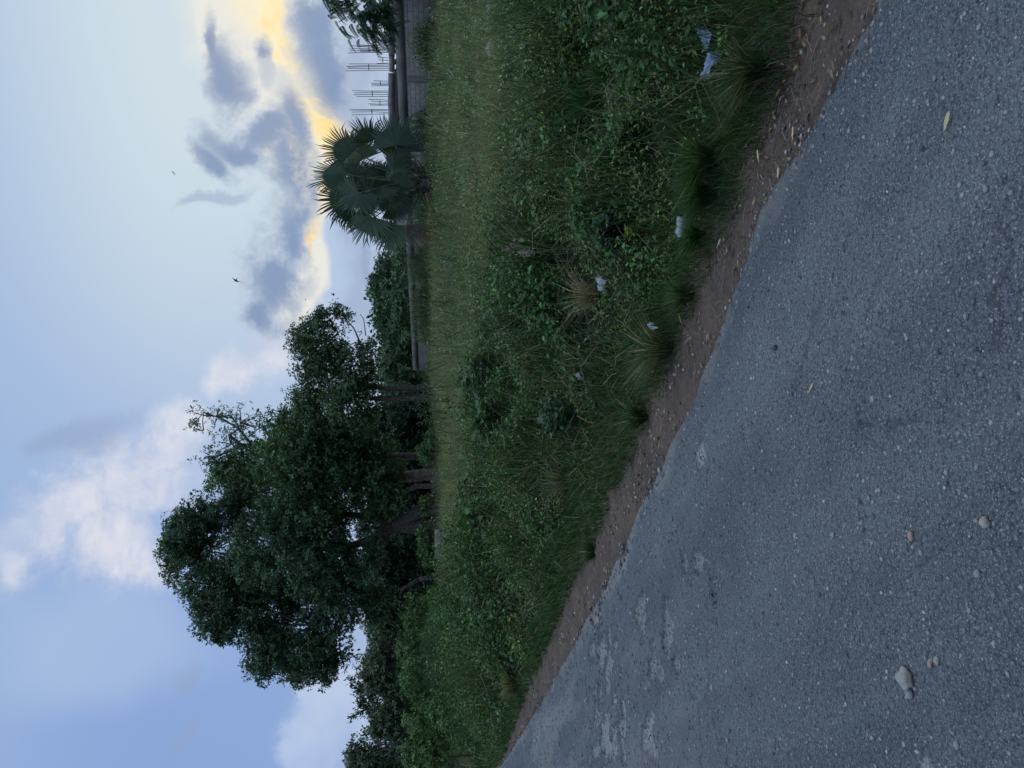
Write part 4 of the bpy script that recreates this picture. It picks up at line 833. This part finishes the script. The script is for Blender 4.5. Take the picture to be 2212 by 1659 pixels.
for a in [(2054, 262, 30, 75, 'biggest tan leaf, lying alone on the right side of the road', TAN, .9), (1757, 838, 19, 60, 'small tan leaf on the asphalt in mid road', TAN, .5), (1718, 288, 24, 80, 'long pale willow shaped leaf on the dirt shoulder', TAN, .3), (1690, 374, 22, 100, 'pale pointed leaf on the dirt at the edge of the asphalt', TAN, .4), (1690, 200, 17, 40, 'orange brown leaf under the big grass tuft', (150, 112, 78), .7), (1734, 73, 26, 120, 'reddish leaf in the grass edge at the far right', RED, .8),
          (1806, 143, 20, 95, 'brown leaf on the wide end of the dirt shoulder', BRN, .4), (1646, 336, 22, 95, 'narrow straw coloured leaf where grass meets dirt', TAN, .4), (1623, 306, 17, 100, 'brown curled leaf tucked in the verge grass', BRN, .9), (1548, 727, 15, 70, 'upper brown leaf of a pair at the road edge', BRN, .7), (1542, 747, 22, 100, 'lower brown leaf of a pair at the road edge', (150, 122, 96), .5), (1490, 737, 16, 45, 'dry brown leaf on the dirt below the torn white paper', BRN, .6), (1465, 802, 20, 90, 'rusty red leaf at the foot of the verge', RED, .7), (1455, 829, 14, 20, 'crumpled brown leaf on the dirt left of the rusty one', BRN, .8), (1512, 574, 14, 70, 'cream leaf stuck in the turf below the clear bottle', TAN, .4), (1561, 525, 18, 60, 'grey white shrivelled leaf on the dirt below the bottle', (170, 164, 156), .9), (1560, 365, 20, 100, 'yellow leaf lying on the bright grass tuft', (176, 150, 58), .3)]:
    curled_leaf(a[0], a[1], a[2], 90 + a[3], a[4], a[5], a[6], lift=.02 if a[0] < 1700 and a[1] < 800 else .012)
M_WHITE = leaf_mat('litter', .2, .45, .5)
def crumple(name, pts, wpx, label, cat, c, seed, lift=.09, group='litter in the weeds', amp=.3):
    """a crumpled sheet that follows a path over the weeds"""
    A = np.array([tuple(on_ground(px, py, lift)) for px, py in pts]) + [0, 0, lift]; k, nv = 46, 24
    q = np.linspace(0, len(A) - 1, k); S = np.stack([np.interp(q, np.arange(len(A)), A[:, j]) for j in range(3)], 1); u = np.linspace(0, 1, k)
    w0 = wpx * K / FPX * np.linalg.norm(S - [0, 0, H], axis=1); T = unit(np.gradient(S, axis=0)); T[:, 2] = 0; T = unit(T); B = unit(np.cross(T, [0, 0, 1.0])); v = np.linspace(-1, 1, nv)
    arc = np.linalg.norm(S[-1] - S[0]); U, Vv = np.meshgrid(u * arc / w0.mean() * 2.2, v * 1.3, indexing='ij')
    w = w0[:, None] * (.45 + .75 * vnoise(U * 1.1, np.sign(Vv) * 3, seed)) * (np.sin(np.pi * np.clip(u, .03, .97)) ** .4)[:, None]
    ridge = 1 - np.abs(fbm(U * 1.0, Vv * 1.0 + 9, seed, 2) - .5) * 4; ridge2 = 1 - np.abs(fbm(U * 2.6 + 5, Vv * 2.6, seed + 3, 2) - .5) * 4
    V = S[:, None] + B[:, None] * (w * v[None] * .5)[..., None] + T[:, None] * ((fbm(U, Vv + 30, seed + 8, 2) - .5) * w * .5)[..., None]
    V[..., 2] += w0[:, None] * (amp * ridge + amp * .4 * ridge2 + .25 * (fbm(U * .6, Vv * .5, seed + 5, 2) - .5) - .35 * np.abs(v)[None] ** 2)
    i = np.arange(k - 1)[:, None] * nv; j = np.arange(nv - 1)[None]; F = np.stack([i + j, i + j + 1, i + nv + j + 1, i + nv + j], -1).reshape(-1, 4)
    b = MB(); b.add(V.reshape(-1, 3), [F], np.array(srgb(*c))[None, :] * (.6 + .55 * sstep(.3, .6, fbm(U * 1.4 + 40, Vv * 1.4, seed + 11, 3)).reshape(-1, 1))); return tag(b.build(name, M_WHITE, None, True, loc=tuple(A[0])), label, cat, group)
crumple('plastic_bag', [(1515, 62), (1524, 76), (1530, 92), (1531, 108)], 30, 'pale blue crumpled plastic bag in the weeds at the right', 'bag', (140, 158, 184), 1)
crumple('plastic_bag', [(1543, 112), (1536, 128), (1533, 148), (1527, 164)], 32, 'second pale blue plastic bag, its tail hanging toward a yellowed cup', 'bag', (136, 156, 186), 2)
crumple('paper_cup', [(1566, 150), (1568, 168)], 16, 'yellowed torn paper cup below the pale blue bags', 'cup', (150, 138, 104), 3, .07)
crumple('paper_scrap', [(1409, 698), (1412, 711)], 16, 'small torn white paper hanging in the grass by the shoulder', 'paper', (180, 186, 194), 4, .18, amp=.5)
crumple('paper_scrap', [(1296, 598), (1301, 612), (1303, 628)], 17, 'white paper wrapper deep in the middle of the weeds', 'paper', (160, 172, 176), 5, .32, amp=.5)
crumple('paper_scrap', [(1252, 806), (1256, 820)], 14, 'greyish crumpled paper in the dark weeds left of the middle', 'paper', (140, 146, 146), 6, .34, amp=.6)
curled_leaf(1487, 688, 22, 150, 'cream coloured curled husk standing in the grass edge', (206, 184, 128), 1.4, 'husk', None, .05)
def bottle():
    a, b_ = np.array(on_ground(1489, 470, .06)) + [0, 0, .10], np.array(on_ground(1484, 512, .06)) + [0, 0, .10]; d = b_ - a; L = np.linalg.norm(d); d /= L
    m, q = new_mat('cloudy plastic'); finish(q, q.n('ShaderNodeBsdfPrincipled', {'Base Color': (.62, .66, .68, 1), 'Roughness': .25, 'Transmission Weight': .45, 'IOR': 1.35, 'Alpha': .9}))
    t = empty('plastic_bottle', Vector(a), 'crushed clear plastic bottle lying on the bright verge grass', 'bottle', 'litter in the weeds'); inv = Matrix.Translation(-Vector(a))
    prof = [(0, .6), (.04, 1), (.3, .95), (.36, .7), (.42, .9), (.7, 1.1), (.82, .95), (.9, .5)]; mb = MB(); r = .034
    mb.tube([a + d * L * u + np.array([0, 0, .006 * math.sin(u * 9)]) for u, _ in prof], [r * w for _, w in prof], 14)
    V = mb.V[0]; c = V.mean(0); V[:, 2] = c[2] + (V[:, 2] - c[2]) * .8 + rng.normal(0, .0025, len(V)); o = mb.build('bottle_body', m, t, True); o.matrix_parent_inverse = inv
    mb = MB(); mb.tube([a + d * L * .90, a + d * L * .97], [r * .5, r * .5], 14); o = mb.build('cap', plain('cap white', srgb(206, 210, 212), srgb(190, 196, 200), 5, .4), t); o.matrix_parent_inverse = inv
bottle()

# ------------------------------------------------------------------ individual plants
def tuft(px, py, hpx, nb, label, c, spread=.9, wd=.005, dry=.12, name='grass_tuft', lean=None, roots=False):
    p = on_ground(px, py); dist = math.hypot(p.x, p.y, p.z - H); Ht = hpx * K / FPX * dist
    mb = MB(); a = rng.uniform(0, 6.28, nb); rad = Ht * .14 * np.sqrt(rng.uniform(0, 1, nb)); P = np.stack([np.cos(a) * rad, np.sin(a) * rad, a * 0], 1)
    h = Ht * rng.uniform(.5, 1.15, nb); a2 = a + rng.normal(0, .5, nb); l = h * rng.uniform(.2, spread, nb); Ln = np.stack([np.cos(a2) * l, np.sin(a2) * l], 1)
    if lean is not None: Ln = Ln + np.array(lean) * h[:, None]
    col = tints(nb, c, .25); k = rng.uniform(0, 1, nb) < dry; col[k] = tints(int(k.sum()), (146, 134, 102), .2)
    blades(mb, P, h, wd * max(1, dist / 4), Ln, col)
    if roots:
        for q in range(26):
            b = rng.uniform(0, 6.28); L = Ht * rng.uniform(.3, .8); e = np.array([math.cos(b), math.sin(b) - .6, 0]); mb.tube([(0, 0, .03), e * L * .5 + [0, 0, .05], e * L + [0, 0, .0]], [.004, .003, .001], 4, srgb(*random.choice([(120, 104, 90), (70, 58, 50), (150, 136, 120)])), cap=False)
    o = mb.build(name, M_GRASS); o.location = p; return tag(o, label, 'grass tuft', 'grass tufts along the verge')
RD = (-NX[0], -NX[1])
tuft(1668, 152, 105, 700, 'big dark grass tuft with dead roots spilling onto the dirt at the right', (56, 74, 42), 1.0, .0045, .2, lean=(-.25, .1), roots=True)
tuft(1560, 345, 95, 900, 'brightest green grass tuft, beside the shoulder with a yellow leaf on it', (60, 92, 46), .9, .0045, .08, lean=(RD[0] * .4, RD[1] * .4))
tuft(1548, 420, 80, 700, 'bright green tuft just right of the clear bottle', (58, 88, 46), .9, .0045, .08, lean=(RD[0] * .4, RD[1] * .4))
tuft(1528, 510, 60, 500, 'small green tuft just left of the clear bottle', (56, 90, 46), .9, .0045, .08, lean=(RD[0] * .3, RD[1] * .3))
tuft(1455, 755, 100, 420, 'straggling tuft with long pale dry blades near the white paper', (66, 86, 54), 1.4, .004, .28)
tuft(1500, 640, 60, 420, 'low soft tuft between the cream husk and the bottle', (58, 86, 46), 1, .004, .1)
tuft(1310, 225, 95, 160, 'tuft of tall upright blades among the broad leaves, right of middle', (60, 98, 56), .5, .006, .05)
tuft(1340, 165, 80, 110, 'smaller tuft of upright blades right of the tall upright one', (60, 94, 54), .55, .006, .05)
tuft(1325, 400, 90, 130, 'tuft of stiff upright blades above the clear bottle', (56, 90, 52), .5, .006, .05)
tuft(1300, 640, 90, 170, 'pale straw coloured tuft around the white wrapper', (128, 126, 96), 1.2, .004, .7)
tuft(1400, 900, 60, 360, 'dark green tuft hanging over the dirt left of the dry straggling one', (52, 80, 46), 1.1, .0045, .1)
tuft(1300, 1190, 46, 300, 'mid green tuft at the dirt edge beside the worn hollows', (58, 84, 46), 1, .005, .1)
tuft(1128, 1478, 46, 260, 'pale arching tuft where the far verge meets the road', (92, 108, 72), 1.1, .006, .3)
tuft(1240, 1040, 70, 220, 'greyish wiry tuft in a dark hollow of the bank', (88, 98, 78), 1.2, .004, .4)

def leafy(name, px, py, hpx, nst, lsz, lw, c, label, cat, group, shape='heart', up=.3, width=.5, per=9, stemcol=(84, 96, 62), base_lift=0):
    p = on_ground(px, py); dist = math.hypot(p.x, p.y, p.z - H); Ht = hpx * K / FPX * dist; t = empty(name, p, label, cat, group)
    sb, lb = MB(), MB()
    for q in range(nst):
        a = rng.uniform(0, 6.28); rr = width * Ht * rng.uniform(.1, 1); tip = np.array([math.cos(a) * rr, math.sin(a) * rr, Ht * rng.uniform(.55, 1.05)]); pts = curve((math.cos(a) * .03, math.sin(a) * .03, -.02), tip, .08, 7, .05)
        sb.tube(pts, np.linspace(.007, .003, 7) * max(1, dist / 5), 4, cap=False); qq = np.linspace(1.2, 6, per); P = np.stack([np.interp(qq, np.arange(7), pts[:, j]) for j in range(3)], 1)
        b = rng.uniform(0, 6.28, per) + np.arange(per) * 2.4; D = np.stack([np.cos(b), np.sin(b), np.full(per, up) + rng.normal(0, .25, per)], 1); L = lsz * dist / 5 * rng.uniform(.6, 1.2, per) if lsz > 0 else -lsz * rng.uniform(.6, 1.2, per)
        Nn = unit(np.stack([-np.cos(b) * .5, -np.sin(b) * .5, np.ones(per)], 1) + rand_unit(per) * .35)
        leaves(lb, P, D, Nn, L, L * lw, tints(per, c, .22, .08), shape)
    m_ = plain('stem', srgb(*stemcol), srgb(*[int(v * .75) for v in stemcol]), 9, .8) if 'stem' not in bpy.data.materials else bpy.data.materials['stem']
    sb.build('stem', m_, t); lb.build('foliage', M_LEAF, t); return t
BUSH = 'leafy weed bushes on the bank'
for (px, py, h, nst, ls, lw, c, lab) in [
    (1180, 700, 130, 40, .055, .5, (80, 104, 80), 'tallest greyish bush with narrow upright leaves, below the wall end'),
    (1120, 800, 110, 34, .06, .7, (60, 88, 54), 'dark bush standing below the slim twin trunked tree'),
    (1150, 905, 120, 40, .06, .75, (62, 92, 54), 'rounded dark green bush below the gap between the trees'),
    (1110, 1030, 110, 40, .05, .75, (70, 102, 56), 'fresh green bush below the thick brown trunk'),
    (1120, 1120, 110, 40, .055, .75, (64, 96, 54), 'bush with paler shoots below the leaning forked tree'),
    (1090, 1230, 90, 40, .05, .8, (56, 84, 52), 'dark bush with a black hollow under it, left of the paler shoots'),
    (1070, 1330, 80, 36, .05, .7, (62, 90, 56), 'low bush at the left end of the weed bank'),
    (1230, 660, 80, 10, .12, .55, (84, 110, 62), 'weed with the largest broad leaves, just above the white wrapper'),
    (1375, 505, 80, 16, .08, .95, (48, 78, 64), 'bluish dark plant with jagged leaves left of the clear bottle'),
    (1395, 488, 46, 5, .07, .4, (120, 140, 64), 'yellow green seedling in the jagged leaved plant'),
    (1230, 420, 95, 30, .06, .8, (70, 98, 58), 'leafy bush on the bank below the fan palm'),
    (1200, 300, 85, 30, .06, .8, (66, 92, 60), 'leafy bush below the steel rods'),
    (1215, 140, 80, 26, .06, .85, (72, 98, 56), 'round leaved bush below the big boulder'),
    (1300, 60, 90, 26, .065, .85, (70, 96, 52), 'round leaved bush at the right border of the picture'),
    (1330, 500, 85, 26, .06, .8, (60, 86, 58), 'dark creeper mound straight above the clear bottle'),
    (1190, 560, 80, 26, .05, .6, (76, 100, 58), 'bush with small leaves by the pink seed heads'),
    (1260, 900, 90, 30, .055, .8, (58, 86, 54), 'creeper covered mound below the rounded dark bush'),
    (1400, 300, 70, 24, .06, .9, (62, 92, 50), 'round leaved creeper just above the brightest tuft'),
    (1430, 190, 66, 24, .06, .9, (66, 94, 50), 'round leaved creeper above the two pale blue bags')]:
    leafy('weed_bush', px, py, h, nst, ls, lw, c, lab, 'bush', BUSH, 'heart', .25, .62)
leafy('palm_shrub', 938, 402, 75, 80, -.16, .6, (48, 64, 52), 'dark shrub crowding the foot of the fan palm', 'shrub', None, 'rhomb', .1, .9, 12)
leafy('wall_shrub', 922, 175, 60, 40, -.14, .6, (58, 80, 58), 'dark creeper growing against the wall below the feathery tree', 'shrub', None, 'rhomb', .1, .8, 12)
leafy('wall_shrub', 932, 265, 46, 30, -.14, .6, (56, 78, 60), 'dark shrub against the wall right of the fan palm', 'shrub', None, 'rhomb', .1, .9, 12)
def tall_weed(px, py, Y, lean, label, L=.13, c=(104, 128, 96), branches=5):
    tip = at_y(px, py, Y); g0 = Vector((tip.x - lean, tip.y, 0)); g0.z = float(terrain(g0.x, g0.y)); Ht = tip.z - g0.z
    t = empty('tall_weed', g0, label, 'weed', 'tall weeds standing above the meadow grass'); sb, lb = MB(), MB()
    for q in range(branches):
        if q == 0: tp = np.array([lean, 0, Ht])
        else: tp = np.array([lean + rng.normal(0, .28), rng.normal(0, .3), Ht * rng.uniform(.6, .93)])
        pts = curve((rng.normal(0, .04), rng.normal(0, .04), -.05), tp, .02, 8, .03); sb.tube(pts, np.linspace(.014, .006, 8), 5, cap=False)
        k = 22; qq = np.linspace(1.0, 7, k); P = np.stack([np.interp(qq, np.arange(8), pts[:, j]) for j in range(3)], 1); b = rng.uniform(0, 6.28) + np.arange(k) * 2.5
        D = np.stack([np.cos(b), np.sin(b), np.full(k, .15)], 1); ln = L * np.linspace(1.3, .55, k) * rng.uniform(.7, 1.2, k); leaves(lb, P, D, unit(rand_unit(k) + [0, 0, .8]), ln, ln * .3, tints(k, c, .18))
    sb.build('stem', bpy.data.materials['stem'], t); lb.build('foliage', M_LEAF, t)
for a in [(895, 805, 24, -.6, 'tall weed leaning right in front of the wall end'), (898, 840, 24, 0, 'pale weed stalk in front of the right one of the twin trunks'), (884, 859, 23, .1, 'tallest feathery weed, in front of the left twin trunk'), (885, 881, 23, .2, 'feathery weed just left of the twin trunks'), (901, 896, 23, .1, 'shorter feathery weed in front of the dark trees'), (922, 936, 22, 0, 'leafy weed spike before the dark trees right of the brown trunk'), (929, 955, 22, .1, 'lower leafy weed spike beside the brown trunk'), (920, 1020, 24, 0, 'weed with broad drooping leaves before the thick brown trunk'), (915, 1128, 24, .1, 'thin weed in front of the leaning forked trunk'),
          (890, 658, 26, 0, 'thin weed crossing the top beam of the wall'), (930, 695, 18, 0, 'stout leafy weed spike in front of the wall'), (924, 745, 20, .1, 'maize like weed with arching leaves before the wall end'), (904, 169, 22, 0, 'pale forked weed before the right part of the wall'), (893, 357, 24, -.1, 'weed spike at the right foot of the fan palm'), (895, 275, 24, .2, 'leaning pale weed between palm and building'), (912, 480, 24, 0, 'weed by the dead brown palm leaf'), (925, 560, 22, .1, 'weed against the grey blocks left of the palm')]:
    tall_weed(a[0], a[1], a[2], a[3], a[4], .2 if 'broad' in a[4] or 'maize' in a[4] else .12)
for (px, py, lab) in [(1148, 547, 'pale pink feathery seed head standing above the weeds'), (1117, 537, 'smaller pale pink seed head behind the larger one'), (958, 836, 'pale seed head in the meadow before the slim twin trunks')]:
    p = on_ground(px, py, .45); mb = MB(); dist = math.hypot(p.x, p.y); c = np.array([0, 0, .50]); mb.tube([(0, 0, 0), (.02, 0, .25), (.0, 0, .56)], .004, 4, srgb(120, 116, 90)); n = 160
    P = c + rng.normal(0, 1, (n, 3)) * [.02, .05, .05] * (dist / 9); leaves(mb, P, rand_unit(n) + [0, 0, .6], rand_unit(n), .03 * dist / 9, .012 * dist / 9, tints(n, (150, 136, 128), .1, .03)); o = mb.build('seed_head', M_LEAF); o.location = p; tag(o, lab, 'seed head', 'pale seed heads above the weeds')
def dead_branch():
    Y = 44; a, b = np.array(at_y(928, 1360, Y)), np.array(at_y(865, 1276 + 0, Y)); a, b = np.array(at_y(905, 1252, Y)), np.array(at_y(865, 1275, Y)); g0 = Vector((a[0] + .3, a[1], float(terrain(a[0], a[1]))))
    mb = MB(); mb.tube(curve(np.array(g0), a, 0, 4, .02), np.linspace(.14, .13, 4), 7); mb.tube(curve(a, b, .03, 6, .03), np.linspace(.13, .07, 6), 7); o = mb.build('dead_branch', M_BARK_P, None, True, loc=tuple(g0)); tag(o, 'broken grey dead branch slanting up left of the leaning tree', 'branch')
    Y = 41.5; r0 = at_y(895, 1612, Y); r0.z = float(terrain(r0.x, r0.y)); mb = MB(); P = lambda x, y: np.array(at_y(x, y, Y)); f = P(858, 1612); mb.tube(curve(np.array(r0), f, 0, 5, .02), np.linspace(.07, .045, 5), 6)
    for (x, y) in [(800, 1575), (812, 1600), (798, 1612), (835, 1640), (815, 1562), (808, 1630)]:
        e = P(x, y) + rng.normal(0, .1, 3); C = curve(f, e, .03, 7, .04); mb.tube(C, np.linspace(.035, .01, 7), 5); [mb.tube(curve(C[q], C[q] + (e - f) * .3 + rng.normal(0, .25, 3), 0, 4, .05), np.linspace(.014, .006, 4), 4) for q in (2, 3, 4)]
    o = mb.build('bare_shrub', M_BARK_P, None, True, loc=tuple(r0)); tag(o, 'leafless pale shrub in the black hollow under the leftmost tree', 'shrub')
dead_branch()
# ------------------------------------------------------------------ birds
M_BIRD = plain('bird', srgb(44, 44, 48), srgb(30, 30, 34), 20, .8)
def bird(px, py, Y, span, ang, label):
    mb = MB(); p = at_y(px, py, Y); ax, up_, fw = np.array([math.cos(R(ang)), 0, math.sin(R(ang))]), np.array([-math.sin(R(ang)), 0, math.cos(R(ang))]), np.array([.3, -.95, 0])
    mb.tube([-up_ * span * .22, -up_ * span * .08, up_ * span * .08, up_ * span * .17, up_ * span * .22], np.array([.012, .05, .06, .045, .01]) * span, 8)
    for sg in (-1, 1):
        w = [np.array([0, 0, 0]) + up_ * span * .08, ax * sg * span * .16 + up_ * span * .13, ax * sg * span * .5 - up_ * span * .10, ax * sg * span * .20 - up_ * span * .0, -up_ * span * .05]; w = np.array(w); th = fw * span * .008
        V = np.concatenate([w + th, w - th]); mb.add(V, [np.array([[0, 1, 2, 3, 4], [9, 8, 7, 6, 5]]), np.array([[i, i + 5, (i + 1) % 5 + 5, (i + 1) % 5] for i in range(5)])])
        e = np.array([-up_ * span * .2, -up_ * span * .36 + ax * sg * span * .07, -up_ * span * .24 + ax * sg * span * .01]); V = np.concatenate([e + th, e - th]); mb.add(V, [np.array([[0, 1, 2], [5, 4, 3]]), np.array([[0, 3, 4, 1], [1, 4, 5, 2], [2, 5, 3, 0]])])
    o = mb.build('bird', M_BIRD, None, False); o.location = p; tag(o, label, 'bird', 'birds flying in the sky')
bird(510, 605, 26, .34, 62, 'largest bird, swept winged, flying left of the long grey cloud')
bird(374, 372, 60, .34, 50, 'upper bird of a tiny close pair high in the pale sky')
bird(377, 376, 60, .24, 80, 'lower bird of a tiny close pair high in the pale sky')
bird(660, 647, 70, .26, 20, 'tiny bird as a dark speck right of the tall trees')
